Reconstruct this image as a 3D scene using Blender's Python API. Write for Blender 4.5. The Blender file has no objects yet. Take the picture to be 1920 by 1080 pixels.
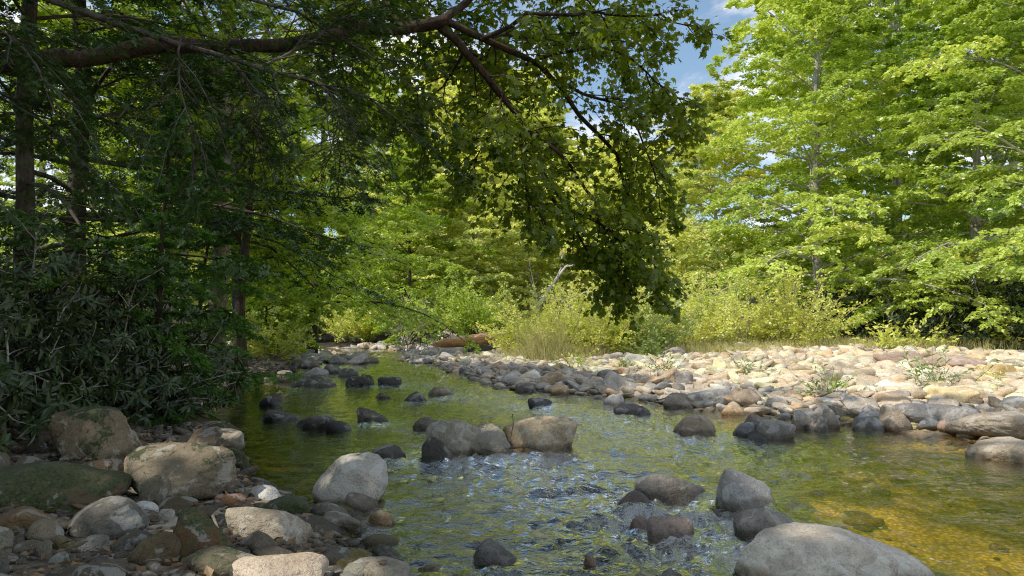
import bpy, math, random
import numpy as np
from mathutils import Vector

SC = bpy.context.scene
COL = SC.collection
PI = math.pi
EYE = 1.3
F = 1333.0
HOR = 600.0

# ------------------------------------------------------------------ helpers
def R(seed): return np.random.default_rng(seed)

def nrm(a): return a / np.maximum(np.linalg.norm(a, axis=-1, keepdims=True), 1e-9)

def at(px, py, d):
    """point seen at photo position px,py at distance d along the view axis"""
    return np.array([(px - 960) * d / F, d, EYE + (HOR - py) * d / F])

def hash3(i, j, k, seed):
    n = (i * 374761393 + j * 668265263 + k * 2147483647 + seed * 1274126177) & 0xffffffff
    n = ((n ^ (n >> 13)) * 1274126177) & 0xffffffff
    n = n ^ (n >> 16)
    return (n & 0xffff) / 65535.0 * 2 - 1

def noise3(p, seed=0):
    p = np.asarray(p, float)
    i = np.floor(p).astype(np.int64); f = p - i
    u = f * f * (3 - 2 * f)
    out = 0
    for a in (0, 1):
        wa = u[..., 0] if a else 1 - u[..., 0]
        for b in (0, 1):
            wb = u[..., 1] if b else 1 - u[..., 1]
            for c in (0, 1):
                wc = u[..., 2] if c else 1 - u[..., 2]
                out = out + wa * wb * wc * hash3(i[..., 0] + a, i[..., 1] + b, i[..., 2] + c, seed)
    return out

def fbm(p, seed=0, octv=3):
    o = 0; a = 1.0; p = np.asarray(p, float)
    for k in range(octv):
        o = o + a * noise3(p * (2 ** k) + 17.3 * k, seed + k); a *= 0.5
    return o

def mesh_np(name, V, faces, mat, smooth=True, parent=None, attrs=None, col_attr=None):
    """faces: list of (n,k) index arrays"""
    me = bpy.data.meshes.new(name)
    V = np.asarray(V, np.float32)
    me.vertices.add(len(V)); me.vertices.foreach_set('co', V.ravel())
    faces = [np.asarray(f, np.int32) for f in faces if len(f)]
    loops = np.concatenate([f.ravel() for f in faces])
    tot = np.concatenate([np.full(len(f), f.shape[1], np.int32) for f in faces])
    st = np.concatenate([[0], np.cumsum(tot)[:-1]]).astype(np.int32)
    me.loops.add(len(loops)); me.loops.foreach_set('vertex_index', loops)
    me.polygons.add(len(tot)); me.polygons.foreach_set('loop_start', st)
    me.polygons.foreach_set('use_smooth', np.full(len(tot), smooth))
    if attrs:
        for k, v in attrs.items():
            a = me.attributes.new(k, 'FLOAT', 'POINT'); a.data.foreach_set('value', np.asarray(v, np.float32))
    if col_attr is not None:
        a = me.attributes.new('tint', 'FLOAT_COLOR', 'POINT'); a.data.foreach_set('color', np.asarray(col_attr, np.float32).ravel())
    me.update(calc_edges=True)
    me.materials.append(mat)
    o = bpy.data.objects.new(name, me); COL.objects.link(o)
    if parent is not None: o.parent = parent
    return o

def tag(o, label=None, cat=None, group=None, kind=None):
    if label: o['label'] = label
    if cat: o['category'] = cat
    if group: o['group'] = group
    if kind: o['kind'] = kind
    return o

def empty(name, label, cat, loc=(0, 0, 0), group=None):
    o = bpy.data.objects.new(name, None); COL.objects.link(o)
    o.location = loc; o.empty_display_size = 0.2
    return tag(o, label, cat, group)

# ------------------------------------------------------------------ sun
SUN_AZ = math.radians(-62)      # compass-like: sun stands toward -x,  slightly behind the camera
SUN_EL = math.radians(50)
_h = np.array([-0.90, -0.44]); _h /= np.linalg.norm(_h)
SUNDIR = np.array([_h[0] * math.cos(SUN_EL), _h[1] * math.cos(SUN_EL), math.sin(SUN_EL)])  # toward the sun

# ------------------------------------------------------------------ materials
class NT:
    def __init__(s, name, world=False):
        if world: s.m = name
        else:
            s.m = bpy.data.materials.new(name); s.m.use_nodes = True
        s.t = s.m.node_tree; s.t.nodes.clear()
    def n(s, typ, **kw):
        nd = s.t.nodes.new(typ)
        for k, v in kw.items():
            if k.startswith('i_'): nd.inputs[k[2:].replace('_', ' ')].default_value = v
            else: setattr(nd, k, v)
        return nd
    def l(s, a, b): s.t.links.new(a, b)
    def noise(s, vec, scale, detail=3, rough=0.55, dist=0.0):
        nd = s.n('ShaderNodeTexNoise'); nd.inputs['Scale'].default_value = scale
        nd.inputs['Detail'].default_value = detail; nd.inputs['Roughness'].default_value = rough
        nd.inputs['Distortion'].default_value = dist
        if vec is not None: s.l(vec, nd.inputs['Vector'])
        return nd.outputs['Fac']
    def ramp(s, fac, stops):
        nd = s.n('ShaderNodeValToRGB'); cr = nd.color_ramp
        while len(cr.elements) < len(stops): cr.elements.new(0.5)
        for e, (p, c) in zip(cr.elements, stops):
            e.position = p; e.color = (*c, 1) if len(c) == 3 else c
        s.l(fac, nd.inputs['Fac']); return nd.outputs['Color']
    def step(s, fac, a, b):
        nd = s.n('ShaderNodeMapRange'); nd.inputs['From Min'].default_value = a; nd.inputs['From Max'].default_value = b
        nd.interpolation_type = 'SMOOTHSTEP'
        s.l(fac, nd.inputs['Value']); return nd.outputs['Result']
    def mix(s, fac, a, b, mode='MIX'):
        nd = s.n('ShaderNodeMix'); nd.data_type = 'RGBA'; nd.blend_type = mode
        for sock, v in ((nd.inputs[0], fac), (nd.inputs[6], a), (nd.inputs[7], b)):
            if hasattr(v, 'node'): s.l(v, sock)
            elif isinstance(v, (int, float)): sock.default_value = v
            else: sock.default_value = (*v, 1)
        return nd.outputs[2]
    def math(s, op, a, b=None):
        nd = s.n('ShaderNodeMath'); nd.operation = op
        for sock, v in ((nd.inputs[0], a), (nd.inputs[1], b)):
            if v is None: continue
            if hasattr(v, 'node'): s.l(v, sock)
            else: sock.default_value = v
        return nd.outputs[0]
    def bump(s, h, strength, dist, prev=None):
        nd = s.n('ShaderNodeBump'); nd.inputs['Strength'].default_value = strength; nd.inputs['Distance'].default_value = dist
        s.l(h, nd.inputs['Height'])
        if prev is not None: s.l(prev, nd.inputs['Normal'])
        return nd.outputs['Normal']
    def principled(s, color, rough=0.8, normal=None, spec=0.3):
        p = s.n('ShaderNodeBsdfPrincipled')
        if hasattr(color, 'node'): s.l(color, p.inputs['Base Color'])
        else: p.inputs['Base Color'].default_value = (*color, 1)
        if hasattr(rough, 'node'): s.l(rough, p.inputs['Roughness'])
        else: p.inputs['Roughness'].default_value = rough
        p.inputs['Specular IOR Level'].default_value = spec
        if normal is not None: s.l(normal, p.inputs['Normal'])
        return p.outputs[0]
    def out(s, sh):
        o = s.n('ShaderNodeOutputMaterial'); s.l(sh, o.inputs['Surface']); return s.m

def mat_rock(name, use_attr=False):
    t = NT(name)
    tc = t.n('ShaderNodeTexCoord'); geo = t.n('ShaderNodeNewGeometry'); oi = t.n('ShaderNodeObjectInfo')
    if use_attr:
        vec = geo.outputs['Position']
        at_ = t.n('ShaderNodeAttribute'); at_.attribute_name = 'tint'
        colr, moss_amt = at_.outputs['Color'], at_.outputs['Alpha']
    else:
        v = t.n('ShaderNodeVectorMath'); v.operation = 'ADD'
        t.l(geo.outputs['Position'], v.inputs[0]); sc = t.math('MULTIPLY', oi.outputs['Random'], 60.0)
        t.l(sc, v.inputs[1]); vec = v.outputs[0]
        colr, moss_amt = oi.outputs['Color'], oi.outputs['Alpha']
    big = t.noise(vec, 3.2, 4, 0.6, 0.4)
    mid = t.noise(vec, 14, 5, 0.65)
    fine = t.noise(vec, 75, 3, 0.7)
    c = t.mix(t.step(big, 0.35, 0.7), t.mix(1.0, colr, (0.66, 0.62, 0.58), 'MULTIPLY'), t.mix(1.0, colr, (1.12, 1.10, 1.06), 'MULTIPLY'))
    c = t.mix(t.math('MULTIPLY', t.step(mid, 0.5, 0.66), 0.65), c, t.mix(1.0, colr, (0.5, 0.45, 0.38), 'MULTIPLY'))
    c = t.mix(t.math('MULTIPLY', t.step(fine, 0.50, 0.64), 0.6), c, t.mix(1.0, colr, (0.35, 0.33, 0.3), 'MULTIPLY'))
    # pale lichen blotches
    lich = t.math('MULTIPLY', t.step(t.noise(vec, 6.5, 6, 0.6, 0.6), 0.55, 0.59), 0.6)
    c = t.mix(lich, c, t.mix(0.45, t.mix(1.0, colr, (1.35, 1.35, 1.3), 'MULTIPLY'), (0.46, 0.46, 0.42)))
    # rust streaks
    rust = t.math('MULTIPLY', t.step(t.noise(vec, 4.1, 3, 0.5, 1.0), 0.58, 0.75), 0.4)
    c = t.mix(rust, c, t.mix(1.0, colr, (1.0, 0.68, 0.4), 'MULTIPLY'))
    # moss
    mn = t.noise(vec, 5.0, 7, 0.72, 0.3)
    sep = t.n('ShaderNodeSeparateXYZ'); t.l(geo.outputs['Normal'], sep.inputs[0])
    up = t.math('ADD', t.math('MULTIPLY', sep.outputs['Z'], 0.09), mn)
    thr = t.math('ADD', up, t.math('MULTIPLY', moss_amt, 0.42))
    moss = t.step(thr, 0.80, 0.87)
    mc = t.ramp(t.noise(vec, 60, 3, 0.7), [(0.35, (0.010, 0.013, 0.004)), (0.65, (0.05, 0.062, 0.012))])
    c = t.mix(moss, c, mc)
    # wet band close to the water level
    sp = t.n('ShaderNodeSeparateXYZ'); t.l(geo.outputs['Position'], sp.inputs[0])
    wz = t.math('ADD', sp.outputs['Z'], t.math('MULTIPLY', t.noise(vec, 7, 4), -0.05))
    dry = t.step(wz, 0.0, 0.05)
    c = t.mix(dry, t.mix(1.0, c, (0.36, 0.32, 0.25), 'MULTIPLY'), c)
    rough = t.math('ADD', t.math('MULTIPLY', dry, 0.45), 0.40)
    n1 = t.bump(mid, 0.8, 0.035); n2 = t.bump(fine, 0.8, 0.010, n1)
    vo = t.n('ShaderNodeTexVoronoi'); vo.feature = 'DISTANCE_TO_EDGE'; vo.inputs['Scale'].default_value = 3.5
    wv = t.n('ShaderNodeVectorMath'); wv.operation = 'ADD'
    nz = t.n('ShaderNodeTexNoise'); nz.inputs['Scale'].default_value = 4; t.l(vec, nz.inputs['Vector'])
    t.l(vec, wv.inputs[0]); t.l(nz.outputs['Color'], wv.inputs[1]); t.l(wv.outputs[0], vo.inputs['Vector'])
    cr = t.step(vo.outputs['Distance'], 0.0, 0.012)
    n3 = t.bump(cr, 0.45, 0.015, n2)
    c = t.mix(t.math('MULTIPLY', t.math('SUBTRACT', 1.0, cr), t.step(big, 0.56, 0.66)), c, t.mix(1.0, c, (0.5, 0.46, 0.42), 'MULTIPLY'))
    return t.out(t.principled(c, rough, n3, 0.35))

def mat_leaf(name, dark, light, trans=0.42, gloss=0.06, rough=0.4, yellow=None):
    t = NT(name)
    a = t.n('ShaderNodeAttribute'); a.attribute_name = 'v'
    oi = t.n('ShaderNodeObjectInfo')
    stops = [(0.0, dark), (0.85, light)]
    if yellow: stops.append((1.0, yellow))
    c = t.ramp(a.outputs['Fac'], stops)
    d = t.n('ShaderNodeBsdfDiffuse'); t.l(c, d.inputs['Color'])
    tr = t.n('ShaderNodeBsdfTranslucent'); t.l(t.mix(1.0, c, (1.15, 1.2, 0.45), 'MULTIPLY'), tr.inputs['Color'])
    m = t.n('ShaderNodeMixShader'); m.inputs[0].default_value = trans
    t.l(d.outputs[0], m.inputs[1]); t.l(tr.outputs[0], m.inputs[2])
    g = t.n('ShaderNodeBsdfGlossy'); g.inputs['Roughness'].default_value = rough; g.inputs['Color'].default_value = (0.9, 0.95, 0.9, 1)
    m2 = t.n('ShaderNodeMixShader'); m2.inputs[0].default_value = gloss
    t.l(m.outputs[0], m2.inputs[1]); t.l(g.outputs[0], m2.inputs[2])
    return t.out(m2.outputs[0])

def mat_bark(name, c1, c2, moss=0.0, scale=1.0):
    t = NT(name)
    geo = t.n('ShaderNodeNewGeometry')
    mp = t.n('ShaderNodeMapping'); mp.inputs['Scale'].default_value = (1, 1, 0.35); t.l(geo.outputs['Position'], mp.inputs[0])
    a = t.noise(mp.outputs[0], 22 * scale, 5, 0.7, 0.5)
    b = t.noise(geo.outputs['Position'], 3, 4, 0.6)
    c = t.ramp(a, [(0.35, c1), (0.65, c2)])
    c = t.mix(t.step(b, 0.5, 0.65), c, t.mix(1.0, c, (0.55, 0.5, 0.42), 'MULTIPLY'))
    if moss: c = t.mix(t.math('MULTIPLY', t.step(t.noise(geo.outputs['Position'], 7, 5, 0.7), 0.5, 0.6), moss), c, (0.05, 0.075, 0.015))
    return t.out(t.principled(c, 0.9, t.bump(a, 0.8, 0.03), 0.15))

M = {}
M['rock'] = mat_rock('river_stone')
M['gravel'] = mat_rock('loose_stone', True)
M['beech'] = mat_leaf('beech_leaf', (0.20, 0.32, 0.03), (0.64, 0.76, 0.12), 0.40, 0.05, 0.35, (0.70, 0.70, 0.13))
M['beech_deep'] = mat_leaf('deep_beech_leaf', (0.16, 0.28, 0.03), (0.58, 0.72, 0.11), 0.40, 0.05, 0.35, (0.5, 0.62, 0.1))
M['ash'] = mat_leaf('ash_leaf', (0.36, 0.44, 0.08), (0.80, 0.82, 0.24), 0.42, 0.05, 0.35, (0.8, 0.78, 0.2))  # lightened for the distant trees, haze put into the leaf colour
M['beech_dark'] = mat_leaf('shaded_beech_leaf', (0.11, 0.20, 0.012), (0.42, 0.56, 0.04), 0.5, 0.04, 0.35, (0.3, 0.38, 0.05))  # darker copy of the beech leaf, left wood's shade put into the colour
M['yellow'] = mat_leaf('willow_leaf', (0.38, 0.46, 0.05), (0.76, 0.76, 0.13), 0.38, 0.03, 0.4, (0.85, 0.8, 0.25))
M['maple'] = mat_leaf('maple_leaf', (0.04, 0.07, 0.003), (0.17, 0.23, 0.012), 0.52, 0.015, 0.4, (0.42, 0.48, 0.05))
M['hemlock'] = mat_leaf('hemlock_needle', (0.008, 0.022, 0.002), (0.04, 0.08, 0.006), 0.25, 0.04, 0.45)
M['hemlock_green'] = mat_leaf('young_hemlock_needle', (0.04, 0.10, 0.01), (0.09, 0.2, 0.02), 0.35, 0.04, 0.45)
M['rhodo'] = mat_leaf('rhododendron_leaf', (0.010, 0.021, 0.004), (0.042, 0.062, 0.014), 0.15, 0.035, 0.42)
M['far'] = mat_leaf('far_leaf', (0.22, 0.29, 0.05), (0.5, 0.56, 0.11), 0.35, 0.02, 0.5)  # far foliage brightened, distance haze painted into its colour
M['grass'] = mat_leaf('dry_grass_blade', (0.4, 0.38, 0.08), (0.8, 0.7, 0.25), 0.3, 0.03, 0.5)
M['weed'] = mat_leaf('weed_leaf', (0.10, 0.17, 0.03), (0.28, 0.38, 0.06), 0.35, 0.05, 0.4)
M['litter'] = mat_leaf('dead_leaf', (0.06, 0.03, 0.012), (0.24, 0.13, 0.05), 0.1, 0.05, 0.5)
M['bark'] = mat_bark('grey_bark', (0.16, 0.14, 0.11), (0.50, 0.46, 0.39), 0.1)
M['bark_dark'] = mat_bark('dark_bark', (0.014, 0.010, 0.007), (0.06, 0.044, 0.03), 0.35)
M['bark_maple'] = mat_bark('rough_maple_bark', (0.008, 0.005, 0.0035), (0.055, 0.030, 0.018), 0.25, 1.6)
M['bark_moss'] = mat_bark('mossy_bark', (0.06, 0.06, 0.03), (0.24, 0.22, 0.13), 0.6)
M['twig'] = mat_bark('pale_twig', (0.20, 0.17, 0.12), (0.45, 0.38, 0.28), 0.0)
M['twig_dark'] = mat_bark('dark_twig', (0.03, 0.025, 0.02), (0.11, 0.095, 0.075), 0.0)
M['dead'] = mat_bark('bleached_wood', (0.35, 0.32, 0.27), (0.62, 0.58, 0.5), 0.0)

def mat_ground():
    t = NT('ground_soil')
    geo = t.n('ShaderNodeNewGeometry'); P = geo.outputs['Position']
    a = t.n('ShaderNodeAttribute'); a.attribute_name = 'zone'      # 0 bed, 1 dry bar, 2 forest floor
    st = t.n('ShaderNodeTexVoronoi'); st.inputs['Scale'].default_value = 9; t.l(P, st.inputs['Vector'])
    st2 = t.n('ShaderNodeTexVoronoi'); st2.inputs['Scale'].default_value = 28; t.l(P, st2.inputs['Vector'])
    n1 = t.noise(P, 2.5, 5, 0.65); n2 = t.noise(P, 30, 4, 0.7); n3 = t.noise(P, 0.8, 3, 0.5)
    bed = t.ramp(t.noise(P, 1.2, 5, 0.6, 0.5), [(0.3, (0.30, 0.23, 0.03)), (0.5, (0.55, 0.42, 0.055)), (0.7, (0.85, 0.66, 0.11))])
    bed = t.mix(t.math('MULTIPLY', t.step(st2.outputs['Distance'], 0.2, 0.6), 0.6), bed, (0.02, 0.018, 0.006))
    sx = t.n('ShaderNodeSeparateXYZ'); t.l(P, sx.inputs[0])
    bed = t.mix(t.step(sx.outputs['X'], 0.6, 2.9), t.mix(1.0, bed, (.13, .12, .13), 'MULTIPLY'), bed)  # bed kept brighter in the right pool, sun patch painted into the colour
    bar = t.ramp(n2, [(0.3, (0.34, 0.28, 0.20)), (0.7, (0.66, 0.56, 0.42))])
    bar = t.mix(t.math('MULTIPLY', t.step(st.outputs['Distance'], 0.25, 0.6), 0.6), bar, (0.18, 0.14, 0.10))
    soil = t.ramp(n2, [(0.3, (0.006, 0.0045, 0.003)), (0.6, (0.022, 0.015, 0.009)), (0.8, (0.06, 0.038, 0.02))])
    soil = t.mix(t.step(n1, 0.6, 0.75), soil, (0.05, 0.06, 0.015))
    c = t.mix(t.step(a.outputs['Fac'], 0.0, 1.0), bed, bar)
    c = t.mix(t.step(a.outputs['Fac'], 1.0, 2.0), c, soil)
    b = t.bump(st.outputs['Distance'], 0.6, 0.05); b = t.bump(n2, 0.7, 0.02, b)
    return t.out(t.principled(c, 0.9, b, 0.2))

def mat_water():
    t = NT('stream_water')
    geo = t.n('ShaderNodeNewGeometry'); P = geo.outputs['Position']
    a = t.n('ShaderNodeAttribute'); a.attribute_name = 'riffle'
    mp = t.n('ShaderNodeMapping'); mp.inputs['Rotation'].default_value = (0, 0, math.radians(20)); mp.inputs['Scale'].default_value = (0.55, 1.25, 1)
    t.l(P, mp.inputs[0])
    w1 = t.noise(mp.outputs[0], 9, 4, 0.6, 0.6); w2 = t.noise(mp.outputs[0], 28, 3, 0.6, 0.4); w3 = t.noise(P, 3.0, 2, 0.5)
    amp = t.math('ADD', t.math('MULTIPLY', a.outputs['Fac'], 0.9), 0.3)
    h = t.math('ADD', t.math('MULTIPLY', w1, 1.0), t.math('MULTIPLY', w2, 0.22))
    h = t.math('MULTIPLY', h, amp)
    nb = t.bump(h, 1.0, 0.028)
    fr = t.n('ShaderNodeFresnel'); fr.inputs['IOR'].default_value = 1.36; t.l(nb, fr.inputs['Normal'])
    tr = t.n('ShaderNodeBsdfTransparent'); tr.inputs['Color'].default_value = (0.86, 0.76, 0.50, 1)
    g = t.n('ShaderNodeBsdfGlossy'); g.inputs['Roughness'].default_value = 0.03; g.inputs['Color'].default_value = (0.98, 0.99, 0.93, 1); t.l(nb, g.inputs['Normal'])
    m = t.n('ShaderNodeMixShader'); t.l(t.math('MINIMUM', t.math('ADD', t.math('MULTIPLY', fr.outputs[0], t.math('ADD', t.math('MULTIPLY', a.outputs['Fac'], 1.25), 1.1)), t.math('MULTIPLY', a.outputs['Fac'], 0.12)), 1.0), m.inputs[0]); t.l(tr.outputs[0], m.inputs[1]); t.l(g.outputs[0], m.inputs[2])
    # flecks of foam where the water breaks
    fo = t.n('ShaderNodeBsdfDiffuse'); fo.inputs['Color'].default_value = (0.75, 0.8, 0.85, 1)
    fk = t.math('MULTIPLY', t.step(t.noise(mp.outputs[0], 55, 4, 0.75), 0.66, 0.74), t.step(a.outputs['Fac'], 0.75, 1.4))
    m2 = t.n('ShaderNodeMixShader'); t.l(t.math('MULTIPLY', fk, 0.55), m2.inputs[0]); t.l(m.outputs[0], m2.inputs[1]); t.l(fo.outputs[0], m2.inputs[2])
    return t.out(m2.outputs[0])
M['ground'] = mat_ground(); M['water'] = mat_water()

# ------------------------------------------------------------------ terrain
YL = [-60, 0, 3.6, 4.95, 6.2, 8.7, 12.4, 15.8, 19.3, 24.8, 28, 31, 36, 60, 100]
XLv = [2, -0.6, -0.8, -1.35, -2.4, -3.7, -5.6, -5.6, -5.8, -6.6, -8.2, -12, -20, -60, -120]
YR = [-60, 3.6, 6.6, 8.2, 8.9, 9.3, 10.5, 12, 13.5, 17.3, 21.7, 25.5, 29, 33, 36, 60, 100]
XRv = [10, 7.5, 5.9, 5.1, 4.6, 4.0, 3.0, 1.7, 0.1, -1.0, -2.3, -2.9, -3.2, -7, -14, -54, -114]
def smooth(t): t = np.clip(t, 0, 1); return t * t * (3 - 2 * t)
def ground(x, y, rough=True):
    x = np.asarray(x, float); y = np.asarray(y, float)
    xl = np.interp(y, YL, XLv); xr = np.interp(y, YR, XRv)
    sl = xl - x; sr = (x - xr) * 0.8
    ins = np.minimum(x - xl, xr - x)
    pool = 0.25 * smooth((x - 1.2) / 2.0) * smooth((7.5 - y) / 3)
    z = np.where(ins > 0, -(0.24 + pool) * (1 - np.exp(-np.maximum(ins, 0) / 0.8)), 0)
    nearl = 0.05 * smooth(sl / 0.3) + 0.10 * np.clip(sl, 0, 2.0) + 0.28 * np.clip(sl - 2.0, 0, 3) + 0.06 * np.clip(sl - 5, 0, 30)
    farl = 0.04 * smooth(sl / 0.4) + 0.10 * np.clip(sl, 0, 3) + 0.08 * np.clip(sl - 3, 0, 30)
    k = smooth((y - 8) / 8)
    z = np.where(sl > 0, nearl * (1 - k) + farl * k, z)
    rb = 0.06 * smooth(sr / 0.3) + 0.50 * (1 - np.exp(-np.maximum(sr, 0) / 5.0)) + 0.04 * np.clip(sr - 14, 0, 40)
    rb = rb * np.where(y > 30, 0.5, 1)
    z = np.where(sr > 0, rb, z)
    # eroded bank in the far centre
    z = z + 0.35 * smooth((y - 26) / 3) * smooth((x + 4.2) / 1.0) * smooth((x - xr) / 1.0) * (y < 60)
    z = z + 0.10 * np.clip(y - 55, 0, 200) + 0.12 * np.clip(np.abs(x) - 35, 0, 200)
    if rough:
        p = np.stack([x, y, x * 0], -1)
        z = z + 0.05 * fbm(p * 0.9, 3) + 0.02 * fbm(p * 4.0, 9, 2)
    return z

def spaced(segs):
    o = []
    for a, b, n in segs: o.append(np.linspace(a, b, n, endpoint=False))
    return np.concatenate(o + [[segs[-1][1]]])
def grid_mesh(name, xs, ys, zf, mat, attrs=None):
    X, Y = np.meshgrid(xs, ys); nx, ny = len(xs), len(ys)
    Z = zf(X, Y); V = np.stack([X, Y, Z], -1).reshape(-1, 3)
    i = np.arange(nx * ny).reshape(ny, nx)
    q = np.stack([i[:-1, :-1], i[:-1, 1:], i[1:, 1:], i[1:, :-1]], -1).reshape(-1, 4)
    at_ = {k: f(X, Y, Z).ravel() for k, f in (attrs or {}).items()}
    return mesh_np(name, V, [q], mat, True, None, at_)
def zone(x, y, z):
    xl = np.interp(y, YL, XLv); xr = np.interp(y, YR, XRv)
    sl = xl - x; sr = x - xr
    v = np.where(sr > -0.2, smooth((sr + 0.2) / 0.4), 0.0)
    v = np.where(sr > 0.3, 1 + smooth((y + 0.0 * x - 19.5) / 3.0), v)
    v = np.where(sl > -0.1, 0.35 + 1.65 * smooth((sl - 0.2) / 1.6), v)
    return v
tag(grid_mesh('ground', spaced([(-400, -60, 20), (-60, -9, 40), (-9, 9, 220), (9, 60, 70), (60, 400, 20)]),
              spaced([(-60, 0, 15), (0, 2, 10), (2, 20, 220), (20, 60, 120), (60, 500, 60)]), ground, M['ground'], {'zone': zone}),
    kind='structure')

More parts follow.
